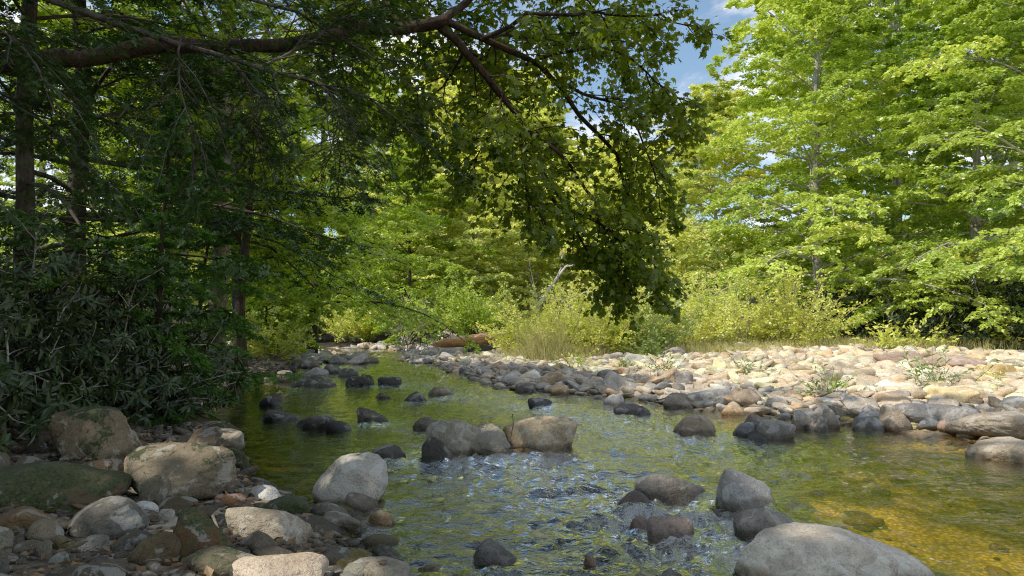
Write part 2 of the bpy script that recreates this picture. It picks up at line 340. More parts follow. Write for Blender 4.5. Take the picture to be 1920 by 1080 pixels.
# ------------------------------------------------------------------ hero rock table
# x0, x1, top, base (photo positions), colour, moss, seed, depth ratio, label
PALE = (0.42, 0.39, 0.34); GREY = (0.24, 0.235, 0.225); TAN = (0.36, 0.29, 0.20); DARK = (0.085, 0.078, 0.065)
BROWN = (0.20, 0.135, 0.08); RUST = (0.34, 0.17, 0.09); WHITE = (0.62, 0.60, 0.57); GOLD = (0.55, 0.38, 0.12); PINK = (0.42, 0.28, 0.22)
SLATE = (0.16, 0.165, 0.165); ORANGE = (0.52, 0.34, 0.17); OLIVE = (0.10, 0.10, 0.045); BLACKISH = (0.05, 0.045, 0.035)
HERO = [
 (93, 268, 760, 878, TAN, .62, 11, .7, 'upright pale tan boulder with mossy patches under the rhododendron leaves', 'b'),
 (230, 443, 830, 945, (0.34, .30, .23), .60, 12, .75, 'pitted tan boulder with a dark mossy hollow at the edge of the pool', 'b'),
 (-90, 242, 862, 962, (0.17, .14, .08), .80, 13, .8, 'low broad boulder covered in moss cut by the left edge', 'b'),
 (270, 328, 886, 944, (0.22, .21, .16), .45, 14, .7, 'small pointed grey stone leaning on the pitted tan boulder', 'r'),
 (145, 283, 928, 1008, SLATE, .30, 15, .8, 'rough domed slate grey boulder below the mossy slab at left', 'b'),
 (165, 246, 858, 908, BROWN, .45, 16, .8, 'brown wedge stone between the upright boulder and the pitted boulder', 'r'),
 (336, 462, 946, 1062, (0.15, .085, .03), .72, 17, .8, 'moss topped boulder with a rust brown side beside the smooth pale stone', 'b'),
 (432, 590, 946, 1028, (0.50, .47, .42), .05, 18, .6, 'smooth pale oblong stone on the left shore', 'b'),
 (448, 614, 1036, 1125, (0.60, .47, .34), .0, 19, .8, 'sunlit cream orange rounded boulder at the bottom edge', 'b'),
 (256, 345, 988, 1068, (0.13, .10, .055), .40, 20, .8, 'dull brown rounded stone left of the moss topped boulder', 'r'),
 (0, 104, 946, 990, (0.26, .17, .09), .25, 21, .8, 'ochre brown flat topped stone below the mossy slab', 'r'),
 (66, 134, 966, 1012, (0.25, .22, .17), .15, 22, .8, 'grey tan flat stone in front of the ochre brown stone', 'r'),
 (486, 592, 924, 976, (0.07, .07, .03), .85, 23, .8, 'dark green mossy stone behind the smooth pale stone', 'r'),
 (592, 732, 843, 946, (.46, .435, .38), .30, 24, .8, 'tall rounded pale boulder standing in the water left of centre', 'b'),
 (638, 712, 920, 955, GREY, .1, 25, .7, 'smooth grey stone directly in front of the tall pale boulder', 'r'),
 (590, 662, 940, 978, (.20, .20, .19), .12, 26, .7, 'grey cobble between the dark mossy stone and the smooth grey stone', 'r'),
 (598, 682, 958, 996, (.23, .22, .20), .15, 27, .7, 'flat grey cobble lying over the stones at the shallow edge', 'r'),
 (694, 741, 950, 976, ORANGE, .0, 28, .7, 'small orange tan stone in the shallows by the grey cobbles', 'r'),
 (345, 500, 1022, 1100, (.17, .16, .11), .40, 29, .8, 'flat greenish slab left of the sunlit orange boulder', 'b'),
 (664, 784, 1042, 1110, (.34, .33, .30), .2, 30, .8, 'wide low pale stone at the bottom with a dead leaf on it', 'b'),
 (600, 672, 1048, 1096, (.17, .17, .16), .2, 31, .8, 'grey stone between the sunlit orange boulder and the wide pale stone', 'r'),
 (468, 534, 908, 936, WHITE, .0, 32, .6, 'white flat stone at the water edge behind the dark mossy stone', 'r'),
 (414, 468, 921, 944, RUST, .0, 33, .7, 'reddish stone at the foot of the pitted tan boulder', 'r'),
 (-30, 36, 980, 1034, (.22, .22, .19), .35, 34, .8, 'grey angular stone cut by the left edge', 'r'),
 (-40, 30, 1026, 1085, (.13, .13, .12), .2, 35, .8, 'dark rounded stone in the bottom left corner', 'r'),
 (388, 466, 803, 842, PALE, .35, 36, .8, 'mottled pale rock at the left shore behind the pitted boulder', 'r'),
 (370, 452, 790, 826, BROWN, .5, 37, .8, 'dark brown rock half hidden behind the mottled pale rock', 'r'),
 (425, 472, 835, 882, OLIVE, .9, 38, .8, 'moss covered stump of rock on the pool side of the pitted boulder', 'r'),
 (212, 298, 990, 1034, (.10, .10, .08), .3, 39, .8, 'low dark stone below the slate grey boulder', 'r'),
 (258, 308, 938, 956, WHITE, .0, 40, .6, 'thin white stone between the slate boulder and the pointed grey stone', 'r'),
 (300, 372, 928, 958, (.11, .09, .05), .35, 41, .7, 'flat olive brown stone in front of the pitted boulder', 'r'),
 (146, 210, 1000, 1022, (.30, .31, .30), .0, 42, .6, 'small ribbed light grey stone under the slate boulder', 'r'),
 (76, 112, 1008, 1036, (.25, .24, .22), .1, 43, .7, 'small pale grey cobble near the left edge', 'r'),
 (104, 148, 1034, 1052, (.22, .24, .24), .0, 44, .6, 'oval blue grey pebble in the gravel at bottom left', 'r'),
 (110, 150, 995, 1018, (.14, .11, .05), .2, 45, .7, 'ochre cobble beside the ribbed grey stone', 'r'),
 (300, 336, 950, 968, (.30, .26, .2), .0, 46, .7, 'small tan stone in front of the flat olive brown stone', 'r'),
 (234, 262, 1060, 1082, (.35, .27, .2), .0, 47, .7, 'small tan stone at the bottom edge left of the slab', 'r'),
 (636, 668, 958, 976, (.4, .4, .38), .0, 48, .7, 'little round pale pebble against the smooth grey stone', 'r'),
 # rocks standing in the stream
 (488, 566, 767, 788, BLACKISH, .3, 50, .7, 'low black rock leftmost of the three dark rocks in the green pool', 'r'),
 (550, 628, 777, 801, DARK, .35, 51, .7, 'ribbed dark rock in the middle of the three dark rocks in the green pool', 'r'),
 (612, 674, 786, 808, BLACKISH, .3, 52, .7, 'smooth black rock rightmost of the three dark rocks in the green pool', 'r'),
 (669, 738, 764, 790, DARK, .1, 53, .7, 'dark domed rock alone in the pool behind the stone cluster', 'r'),
 (488, 532, 738, 760, BLACKISH, .4, 54, .7, 'small dark domed rock far left in the pool', 'r'),
 (545, 638, 702, 725, (.11, .105, .08), .3, 55, .5, 'long flat olive rock at the left shore of the riffle', 'r'),
 (650, 704, 704, 724, BLACKISH, .35, 56, .6, 'black rock right of the long flat olive rock', 'r'),
 (672, 704, 700, 718, OLIVE, .6, 57, .7, 'mossy round rock touching the black rock in the riffle', 'r'),
 (709, 754, 706, 723, BLACKISH, .2, 58, .6, 'black rock farthest right of the riffle row', 'r'),
 (378, 436, 713, 742, (.19, .15, .08), .35, 59, .8, 'tan brown rock at the left shore under the green branches', 'r'),
 (690, 740, 735, 746, OLIVE, .2, 60, .5, 'barely emerging olive rock in the middle of the green pool', 'r'),
 (776, 842, 779, 806, (.16, .135, .10), .15, 61, .7, 'dark brown rock at the back of the midstream cluster', 'r'),
 (800, 902, 786, 852, (.33, .29, .225), .25, 62, .7, 'grey brown rounded rock in the midstream cluster', 'b'),
 (852, 962, 792, 850, (.34, .305, .24), .35, 63, .8, 'broad grey rock with mossy flank touching the tan boulder midstream', 'b'),
 (792, 856, 816, 862, BLACKISH, .4, 64, .7, 'wet black rock at the front of the midstream cluster', 'r'),
 (944, 1082, 778, 842, (.48, .37, .23), .12, 65, .6, 'tan angular boulder with twigs caught on it in midstream', 'b'),
 (700, 762, 830, 858, (.10, .095, .085), .0, 66, .7, 'wet dark rock right behind the tall rounded pale boulder', 'r'),
 (990, 1038, 744, 763, (.06, .058, .055), .0, 67, .7, 'black domed rock alone in the blue reflection', 'r'),
 (1148, 1218, 755, 775, (.10, .085, .08), .0, 68, .6, 'dark oblong rock just off the cobble shore', 'r'),
 (1130, 1170, 738, 760, WHITE, .0, 69, .8, 'small white pointed rock in the shallows off the cobble shore', 'r'),
 (756, 806, 733, 752, DARK, .1, 70, .7, 'dark rock in the rough water behind the dark domed rock', 'r'),
 (800, 852, 724, 742, (.20, .17, .11), .0, 71, .5, 'submerged brown rock at the start of the rough water', 'r'),
 (875, 900, 700, 710, DARK, .0, 72, .7, 'tiny dark rock midway up the stream', 'r'),
 (1260, 1338, 776, 814, (.34, .26, .18), .1, 73, .8, 'tan brown boulder with wet base at the point of the cobble shore', 'b'),
 (1370, 1428, 788, 818, (.17, .17, .18), .0, 74, .7, 'smooth blue grey stone in the cluster off the cobble point', 'r'),
 (1408, 1484, 782, 822, (.22, .20, .18), .1, 75, .7, 'grey ledge stone at the right end of the cluster off the cobble point', 'r'),
 (1385, 1440, 774, 800, (.2, .165, .135), .1, 76, .7, 'brown stone at the back of the cluster off the cobble point', 'r'),
 (1392, 1432, 804, 824, BLACKISH, .0, 77, .7, 'black wet stone lowest in the cluster off the cobble point', 'r'),
 (1184, 1322, 884, 930, (.19, .175, .15), .15, 78, .45, 'long dark grey rock sloping into the fast water', 'b'),
 (1127, 1224, 917, 955, (.085, .065, .055), .0, 79, .5, 'wet dark slab tilted in front of the long dark grey rock', 'r'),
 (1332, 1464, 870, 948, (.40, .39, .37), .0, 80, .55, 'wedge shaped grey rock with a pointed top in the fast water', 'b'),
 (1372, 1494, 949, 1008, (.21, .185, .155), .15, 81, .8, 'dark speckled boulder behind the big lichen boulder', 'b'),
 (1354, 1718, 976, 1105, (.70, .62, .51), .0, 82, .75, 'huge pale boulder with white lichen at bottom right', 'b'),
 (1168, 1240, 962, 988, (.34, .22, .17), .0, 83, .7, 'pinkish flat rock awash in the fast water', 'r'),
 (1212, 1298, 966, 1014, (.20, .15, .12), .0, 84, .8, 'brown rock with tan tip awash in the fast water', 'r'),
 (880, 976, 1008, 1048, (.14, .13, .125), .0, 85, .5, 'grey rock alone near the bottom centre trailing a wake', 'r'),
 (1228, 1298, 1060, 1095, (.10, .095, .09), .0, 86, .7, 'dark stone at the bottom edge left of the huge boulder', 'r'),
 (1088, 1128, 1034, 1052, (.30, .18, .13), .0, 87, .7, 'small reddish stone awash at the bottom centre', 'r'),
 (1792, 1990, 768, 834, (.36, .30, .23), .15, 88, .8, 'large speckled boulder in the water at the right edge', 'b'),
 (1810, 1985, 818, 866, (.46, .385, .28), .1, 89, .6, 'smooth tan boulder lying in front of the speckled one at the right edge', 'b'),
 # shore of the cobble bar
 (1644, 1704, 756, 806, (.34, .265, .19), .0, 90, .7, 'upright tan stone at the water edge of the right shore', 'r'),
 (1480, 1530, 766, 802, (.25, .215, .18), .0, 91, .7, 'slanted brown grey stone at the back of the right pool', 'r'),
 (1506, 1552, 778, 806, (.15, .125, .11), .0, 92, .7, 'dark brown stone beside the slanted stone at the right pool', 'r'),
 (1530, 1570, 764, 800, (.27, .235, .19), .0, 93, .7, 'egg shaped tan grey stone at the back of the right pool', 'r'),
 (1596, 1632, 778, 806, (.14, .135, .13), .0, 94, .7, 'dark grey round stone at the right pool edge', 'r'),
 (1616, 1652, 782, 806, (.26, .26, .27), .0, 95, .7, 'light grey round stone left of the upright tan stone', 'r'),
 (1604, 1652, 760, 782, (.44, .42, .40), .0, 96, .7, 'white grey flat stone above the light grey round stone', 'r'),
 (1682, 1790, 756, 786, (.20, .195, .19), .0, 97, .6, 'long slate slab on the shore right of the upright tan stone', 'r'),
 (1760, 1830, 760, 794, (.25, .235, .225), .0, 98, .7, 'split grey slab between the slate slab and the speckled boulder', 'r'),
 (1710, 1756, 782, 804, (.18, .18, .18), .0, 99, .7, 'rounded slate stone below the long slate slab', 'r'),
 (1750, 1792, 786, 806, (.42, .27, .20), .0, 100, .7, 'salmon pink stone at the right pool edge', 'r'),
 (1346, 1398, 757, 778, ORANGE, .0, 101, .7, 'orange stone just above the waterline of the cobble point', 'r'),
 (1376, 1420, 728, 756, (.37, .28, .19), .0, 102, .8, 'tan orange rounded cobble on the grey cobbles', 'r'),
 (1284, 1364, 728, 764, (.28, .28, .27), .0, 103, .7, 'big grey green cobble high on the cobble point', 'r'),
 (1264, 1300, 696, 722, (.27, .25, .225), .0, 104, .8, 'round streaked grey stone standing out on the cobble bar', 'r'),
 (1118, 1158, 692, 712, (.17, .16, .15), .0, 105, .6, 'tilted dark grey stone on the middle of the cobble bar', 'r'),
 (1030, 1066, 720, 732, ORANGE, .0, 106, .6, 'small orange stone at the water edge of the cobble bar', 'r'),
 (966, 1004, 716, 734, (.16, .13, .12), .0, 107, .7, 'brown stone at the left tip of the cobble bar shore', 'r'),
 (1226, 1266, 714, 732, (.22, .225, .23), .0, 108, .6, 'flat blue grey stone in the shaded cobbles', 'r'),
 (1240, 1300, 735, 764, (.20, .175, .15), .0, 109, .6, 'brown flat stone at the water edge behind the tan brown boulder', 'r'),
 # sunlit bar
 (1832, 1902, 682, 708, GOLD, .0, 110, .5, 'golden yellow block of stone on the sunlit bar', 'r'),
 (1634, 1724, 658, 690, (.46, .32, .24), .0, 111, .6, 'large flat reddish slab at the back of the sunlit bar', 'b'),
 (1732, 1836, 664, 692, (.44, .31, .23), .0, 112, .6, 'reddish slab right of the large flat slab at the back of the bar', 'b'),
 (1512, 1572, 692, 722, (.58, .48, .36), .0, 113, .6, 'pale slab with a dark shaded end on the sunlit bar', 'r'),
 (1582, 1634, 690, 716, (.58, .47, .34), .0, 114, .6, 'thick tan slab right of the pale slab on the sunlit bar', 'r'),
 (1472, 1500, 676, 688, GOLD, .0, 115, .7, 'small yellowish stone at the back of the sunlit bar', 'r'),
 (1870, 1916, 742, 768, WHITE, .0, 116, .7, 'bright white rounded stone near the right edge of the bar', 'r'),
 (1164, 1198, 640, 664, (.36, .31, .24), .0, 117, .8, 'jagged pinkish rock against the yellow willows', 'r'),
 (1130, 1166, 660, 680, (.52, .48, .42), .0, 118, .8, 'pale round rock at the back of the shaded cobbles', 'r'),
 (1240, 1286, 650, 670, (.40, .34, .28), .0, 119, .8, 'tan rock under the willows behind the cobble bar', 'r'),
 # far bank
 (824, 856, 660, 680, (.5, .46, .42), .0, 120, .8, 'pale boulder at the far bend left of the eroded bank', 'r'),
 (790, 822, 650, 664, (.52, .44, .34), .0, 121, .8, 'tan boulder at the foot of the eroded bank', 'r'),
 (676, 712, 668, 680, (.30, .28, .25), .0, 122, .8, 'grey boulder in the narrow water at the far bend', 'r'),
 (620, 652, 664, 682, (.32, .30, .28), .0, 123, .8, 'rounded grey boulder among the white stones at the far bend', 'r'),
 (568, 600, 670, 690, (.20, .17, .13), .2, 124, .8, 'brown boulder at the end of the shaded left shore', 'r'),
 (520, 548, 694, 716, (.24, .2, .15), .1, 125, .8, 'tan boulder left of the long flat olive rock', 'r'),
 (610, 650, 682, 700, (.10, .09, .07), .3, 126, .8, 'dark boulder in the shallows at the head of the riffle', 'r'),
 (575, 616, 688, 706, (.34, .33, .31), .1, 127, .7, 'light grey rock behind the long flat olive rock', 'r'),
 (636, 676, 690, 706, (.09, .085, .07), .3, 128, .7, 'dark flat rock behind the black riffle rocks', 'r'),
]
# icosphere templates
def ico(sub):
    import bmesh
    bm = bmesh.new(); bmesh.ops.create_icosphere(bm, subdivisions=sub, radius=1)
    V = np.array([v.co[:] for v in bm.verts]); Fc = np.array([[v.index for v in f.verts] for f in bm.faces]); bm.free()
    return V, Fc
ICO = {s: ico(s) for s in (1, 2, 3, 4, 5, 6)}
def rock_shape(sub, seed, planes=13, p=9, rough=0.05, flat=False):
    V, Fc = ICO[sub]; g = R(seed)
    n = nrm(g.normal(size=(planes, 3)) * np.array([1, 1, 1.15])); d = g.uniform(0.66, 1.0, planes)
    n = np.concatenate([n, nrm(np.eye(3)), -np.eye(3)]); d = np.concatenate([d, g.uniform(0.98, 1.25, 6)])
    dots = np.maximum(V @ n.T, 0) / d
    r = (dots ** p).sum(1) ** (-1 / p)
    W = V * r[:, None]
    W = W * (1 + rough * fbm(V * 1.7 + seed, seed)[:, None] + rough * 0.45 * fbm(V * 5 + seed, seed + 5)[:, None])
    if sub >= 5: W = W * (1 + 0.007 * fbm(V * 18, seed + 9, 3)[:, None])
    lo, hi = W.min(0), W.max(0)
    return (W - (lo + hi) / 2) / ((hi - lo) / 2)
OUTL = {11: [(93,790),(105,768),(190,760),(215,768),(262,850),(240,870),(165,878),(110,840)],
 82: [(1354,1080),(1375,1040),(1430,995),(1490,977),(1560,985),(1640,1020),(1690,1045),(1718,1075),(1700,1105)],
 80: [(1338,945),(1345,882),(1356,872),(1372,879),(1452,922),(1458,936),(1375,948)],
 65: [(944,800),(985,785),(1040,778),(1070,785),(1082,797),(1060,830),(1000,842),(955,820)],
 12: [(230,880),(245,855),(290,832),(345,832),(420,840),(436,850),(443,890),(430,935),(370,945),(250,915)],
 18: [(432,950),(475,948),(560,965),(590,985),(585,1020),(500,1028),(445,1015)],
 24: [(592,930),(605,895),(640,850),(690,843),(715,852),(732,910),(720,935),(660,946)],
 17: [(336,1040),(338,985),(352,950),(380,950),(462,1040),(440,1062),(360,1062)],
 15: [(145,975),(165,950),(215,928),(245,935),(283,985),(275,1003),(160,1003)],
 78: [(1184,915),(1190,895),(1230,884),(1300,905),(1322,920),(1240,930)],
 14: [(270,930),(278,900),(305,886),(328,895),(328,940),(275,944)],
 73: [(1260,810),(1275,788),(1305,776),(1325,785),(1338,808),(1330,814)],
 90: [(1644,800),(1650,760),(1668,756),(1690,775),(1704,800),(1690,806)],
 62: [(800,845),(803,800),(825,786),(870,790),(902,810),(895,852)],
 81: [(1372,985),(1385,958),(1410,949),(1450,955),(1494,985),(1480,1008),(1390,1008)]}
def outline_rock(sub, seed, pts, x0, x1, yt, yb, H, hv, p=16, rough=.05):
    # convex silhouette of the stone turned into cutting planes; H full height, hv height that stands clear
    P = [((x - (x0 + x1) / 2) / ((x1 - x0) / 2), 1 - 2 * (min(y, yb) - yt) / (yb - yt) * hv / H) for x, y in pts]
    P += [(-.6, -1), (.6, -1)]; P = sorted(set(P))
    def cross(o, a, b): return (a[0] - o[0]) * (b[1] - o[1]) - (a[1] - o[1]) * (b[0] - o[0])
    def half(Q):
        h = []
        for q in Q:
            while len(h) > 1 and cross(h[-2], h[-1], q) <= 0: h.pop()
            h.append(q)
        return h[:-1]
    C = half(P) + half(P[::-1]); C = np.array(C); cen = C.mean(0)
    g = R(seed); ns, ds = [], []
    for a, b in zip(C, np.roll(C, -1, 0)):
        e = b - a
        if np.linalg.norm(e) < .02: continue
        n2 = np.array([e[1], -e[0]]) / np.linalg.norm(e); d = (a - cen) @ n2
        for yy in (g.uniform(-.5, -.15), g.uniform(.1, .5)):
            n3 = np.array([n2[0], yy, n2[1]]); l = np.linalg.norm(n3); ns.append(n3 / l); ds.append(d * g.uniform(1.0, 1.06) / l + (.02 if yy > 0 else 0))
    for k in range(4):
        n3 = nrm(np.array([g.uniform(-.5, .5), -1 if k % 2 else 1, g.uniform(-.1, .7)])); ns.append(n3); ds.append(g.uniform(.75, .95))
    ns, ds = np.array(ns), np.maximum(np.array(ds), .08)
    V, Fc = ICO[sub]; r = ((np.maximum(V @ ns.T, 0) / ds) ** p).sum(1) ** (-1 / p); W = V * r[:, None]
    W = W * (1 + rough * fbm(V * 2.2 + seed, seed)[:, None] + rough * .5 * fbm(V * 6 + seed, seed + 5)[:, None])
    if sub >= 5: W = W * (1 + .008 * fbm(V * 18, seed + 9, 3)[:, None])
    lo, hi = W.min(0), W.max(0); return (W - (lo + hi) / 2) / ((hi - lo) / 2)
ROT = {80: .55, 78: .2, 79: -.3, 97: .1}
placed = []     # x, y, r footprints
BOX = {}
for (x0, x1, yt, yb, colr, moss, seed, dr, label, kind) in HERO:
    inwater = False
    z = 0.0
    for _ in range(8):
        d = (EYE - z) * F / (yb - HOR); X = ((x0 + x1) / 2 - 960) * d / F
        z = max(float(ground(X, d + 0.1, False)), 0.0) * 0.8 + z * 0.2
    w = (x1 - x0) * d / F * 1.04; D = w * dr
    cy = d + D * 0.5
    top = EYE - (yt - HOR) * (d + 0.5 * D) / F
    top = max(top, z + 0.05)
    gz = float(ground(X * (cy / d), cy, False))
    bot = min(gz - 0.04, z - 0.05, top - 0.12)
    bot = min(bot, top - 0.45 * min(w, D))
    sub = 6 if (w / d > 0.11) else (5 if w / d > 0.05 else 4)
    g = R(seed)
    W = rock_shape(sub, seed, planes=int(g.integers(9, 16)), p=7 if seed % 3 else 11, rough=0.06)
    if seed in OUTL: W = outline_rock(sub, seed, OUTL[seed], x0, x1, yt, yb, top - bot, top - (z - .02))
    if seed < 45 and seed not in (19, 24, 32, 40, 28): colr = tuple(np.array(colr) * (.66, .59, .48))  # near left rocks darkened, shade painted into their colour
    V = W * np.array([w / 2, D / 2, (top - bot) / 2])
    X = X * (cy / d)
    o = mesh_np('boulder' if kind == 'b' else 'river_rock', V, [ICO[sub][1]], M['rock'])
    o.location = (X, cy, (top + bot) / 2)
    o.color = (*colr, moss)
    tag(o, label, 'boulder' if kind == 'b' else 'rock')
    if seed in ROT: o.rotation_euler = (0, 0, ROT[seed])
    BOX[seed] = (X, cy, top, w, D)
    placed.append((X, cy, min(w, D) * 0.5, w * .5))

# ------------------------------------------------------------------ water
def field(n, seed, aniso, beta, lo):
    g = R(seed); k = np.fft.fftfreq(n) * n; KX, KY = np.meshgrid(k, k)
    K = np.sqrt((KX * aniso) ** 2 + KY ** 2); K[0, 0] = 1
    A = K ** (-beta) * (K > lo); ph = g.normal(size=(n, n)) + 1j * g.normal(size=(n, n))
    f = np.real(np.fft.ifft2(A * ph)); return f / f.std()
FW = field(512, 5, 1.7, 1.45, 13)
def samp(Fd, x, y, size):
    n = Fd.shape[0]; u = (x / size * n) % n; v = (y / size * n) % n
    i = np.floor(u).astype(int); j = np.floor(v).astype(int); a = u - i; b = v - j
    i1 = (i + 1) % n; j1 = (j + 1) % n; i %= n; j %= n
    return (Fd[j, i] * (1 - a) + Fd[j, i1] * a) * (1 - b) + (Fd[j1, i] * (1 - a) + Fd[j1, i1] * a) * b
WAKES = [(BOX[s][0], BOX[s][1], BOX[s][3]) for s in (24, 62, 63, 65, 66, 67, 68, 73, 78, 79, 80, 81, 82, 83, 84, 85, 53, 70, 71, 55, 56, 58)]
def riffle(x, y, z=None):
    # rough band: from the far riffle down the middle of the stream to the lower centre
    cx = np.interp(y, [3, 4.5, 6, 7, 8, 10, 12, 15, 18, 24], [0.5, 0.6, 0.9, 1.3, 1.4, 1.0, 0.2, -1.5, -3, -4.5])
    wd = np.interp(y, [3, 5, 7, 9, 12, 16, 24], [1.5, 1.6, 2.3, 2.1, 2.0, 2.2, 2.2])
    r = 0.75 * np.exp(-((x - cx) / wd) ** 2)
    for (a, b, w) in WAKES:
        r = r + 0.55 * np.exp(-(((x - a - 0.1) / (w * 0.75)) ** 2 + ((y - b + w * 0.7) / (w * 0.8)) ** 2))
    return np.minimum(r * (0.8 + 0.3 * np.sin(x * 2.1 + y * 1.3)), 1.05)
def water_z(x, y):
    r = riffle(x, y); c, s = math.cos(0.35), math.sin(0.35)
    u = x * c + y * s; v = -x * s + y * c
    a = 0.0028 + 0.0165 * r
    z = a * samp(FW, u, v, 9.0) + 0.3 * a * samp(FW, v + 3, u, 3.1)
    for (p, q, w) in WAKES:   # bow wave and hollow of each standing rock (flow runs toward the viewer)
        dx, dy = x - p, y - (q - w * 0.45)
        z = z + 0.012 * np.exp(-((dx / (w * 0.6)) ** 2 + ((dy + w * 0.25) / (w * 0.22)) ** 2)) - 0.012 * np.exp(-((dx / (w * .5)) ** 2 + ((dy + w * .7) / (w * .25)) ** 2))
    xl = np.interp(y, YL, XLv); xr = np.interp(y, YR, XRv)
    gz = ground(x, y, False)
    out = np.maximum(xl - 0.5 - x, x - xr - 0.5)
    return np.where(out > 0, -0.02, z)
ys = [1.5]
while ys[-1] < 45: ys.append(ys[-1] + max(0.022, 0.0045 * ys[-1] ** 1.35))
tag(grid_mesh('water', spaced([(-40, -12, 30), (-12, -6, 60), (-6, 6.5, 420), (6.5, 12, 50)]), np.array(ys), water_z, M['water'], {'riffle': riffle}), kind='structure')

# ------------------------------------------------------------------ cobbles
g = R(77)
def bank_s(x, y):
    return np.interp(y, YL, XLv) - x, x - np.interp(y, YR, XRv)
def throw(n, xr_, yr_, cond, sizes, grow_, occ, overlap):
    """dart throwing, biggest first; returns x,y,r rows"""
    S = np.sort(sizes)[::-1]; out = []
    cell = 0.5; H = {}
    def add(x, y, r):
        H.setdefault((int(x // cell), int(y // cell)), []).append((x, y, r))
    for (x, y, r, w) in occ:
        add(x, y, max(r, w * 0.8))
    XY = np.stack([g.uniform(*xr_, len(S) * 6), g.uniform(*yr_, len(S) * 6)], 1); ok = cond(XY[:, 0], XY[:, 1]); XY = XY[ok]
    k = 0
    for r in S:
        for _ in range(6):
            if k >= len(XY): break
            x, y = XY[k]; k += 1
            ci, cj = int(x // cell), int(y // cell); bad = False
            for i in range(ci - 2, ci + 3):
                for j in range(cj - 2, cj + 3):
                    for (a, b, q) in H.get((i, j), ()):
                        if (a - x) ** 2 + (b - y) ** 2 < ((q + r) * overlap) ** 2: bad = True; break
                    if bad: break
                if bad: break
            if not bad:
                out.append((x, y, r)); add(x, y, r); break
    return out
def in_view(x, y, m=60):
    px = 960 + x / np.maximum(y, .1) * F
    return (px > -m) & (px < 1920 + m)
cob_bar = throw(0, (-4, 17), (7.5, 24), lambda x, y: (bank_s(x, y)[1] > -0.35) & (bank_s(x, y)[1] < 12) & in_view(x, y) & ((y < 19.8 + 0.1 * x) | (x < 0.3)) & ((y < 17.5 + 0.18 * x) | (x > 6) | (x < 0.3)),
                np.concatenate([g.uniform(0.15, 0.25, 110), g.uniform(0.08, 0.15, 2200), g.uniform(0.04, 0.08, 5000)]), 0, placed, 0.74)
cob_left = throw(0, (-9, -0.4), (2.9, 20), lambda x, y: (bank_s(x, y)[0] > -0.3) & (bank_s(x, y)[0] < 2.2) & in_view(x, y),
                 np.concatenate([g.uniform(0.09, 0.17, 60), g.uniform(0.04, 0.09, 380), g.uniform(0.02, 0.04, 1500)]), 0, placed, 0.76)
cob_far = throw(0, (-13, -2), (21, 33), lambda x, y: ((bank_s(x, y)[0] > -1.5) | (bank_s(x, y)[1] > -0.8)) & (bank_s(x, y)[0] < 2) & (bank_s(x, y)[1] < 1.5),
                np.concatenate([g.uniform(0.15, 0.40, 260), g.uniform(0.1, 0.15, 500)]), 0, placed, 0.76)
TMPL = {s: [rock_shape(s, 500 + i, planes=7 + i % 5, p=8 + (i % 3) * 5, rough=0.08) for i in range(10)] for s in (1, 2, 3)}
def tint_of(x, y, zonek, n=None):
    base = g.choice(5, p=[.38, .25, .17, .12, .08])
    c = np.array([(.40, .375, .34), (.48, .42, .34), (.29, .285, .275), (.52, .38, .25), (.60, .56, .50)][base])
    if zonek == 'left': c = c * np.array([.24, .20, .145])  # left shore stones darkened, its shade put into the tint
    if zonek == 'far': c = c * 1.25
    if zonek == 'bar': c = c * np.array([1.25, 1.17, 1.05])
    if zonek == 'sun': c = c * np.array([2.05, 1.75, 1.3])  # paler stones for the sunny bar, sunlight put into the tint
    return np.minimum(c * g.uniform(0.6, 1.3), .86)
def rotz(V, a):
    c, s = math.cos(a), math.sin(a); return np.stack([V[:, 0] * c - V[:, 1] * s, V[:, 0] * s + V[:, 1] * c, V[:, 2]], 1)
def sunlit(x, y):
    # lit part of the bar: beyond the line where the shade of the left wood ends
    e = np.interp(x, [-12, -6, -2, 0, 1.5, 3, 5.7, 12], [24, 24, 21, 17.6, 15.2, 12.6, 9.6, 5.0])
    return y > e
allc = [('bar', *c) for c in cob_bar] + [('left', *c) for c in cob_left] + [('far', *c) for c in cob_far]
score = [(r / y if z != 'left' or (x / y > -0.74) else 0) for z, x, y, r in allc]
order = np.argsort(score)[::-1]
indiv = set()
quota = {'bar': 205, 'left': 60, 'far': 32}
for i in order:
    if quota[allc[i][0]] > 0: quota[allc[i][0]] -= 1; indiv.add(int(i))
PROTO = {}
import bmesh
for i in range(10):
    me = mesh_np('cobble', rock_shape(4, 700 + i, planes=7 + i % 5, p=8 + (i % 3) * 6, rough=0.09), [ICO[4][1]], M['rock'])
    PROTO[i] = me.data; bpy.data.objects.remove(me)
SV, SF, SCol = {'bar': [], 'left': [], 'far': []}, {'bar': [], 'left': [], 'far': []}, {'bar': [], 'left': [], 'far': []}
off = {'bar': 0, 'left': 0, 'far': 0}
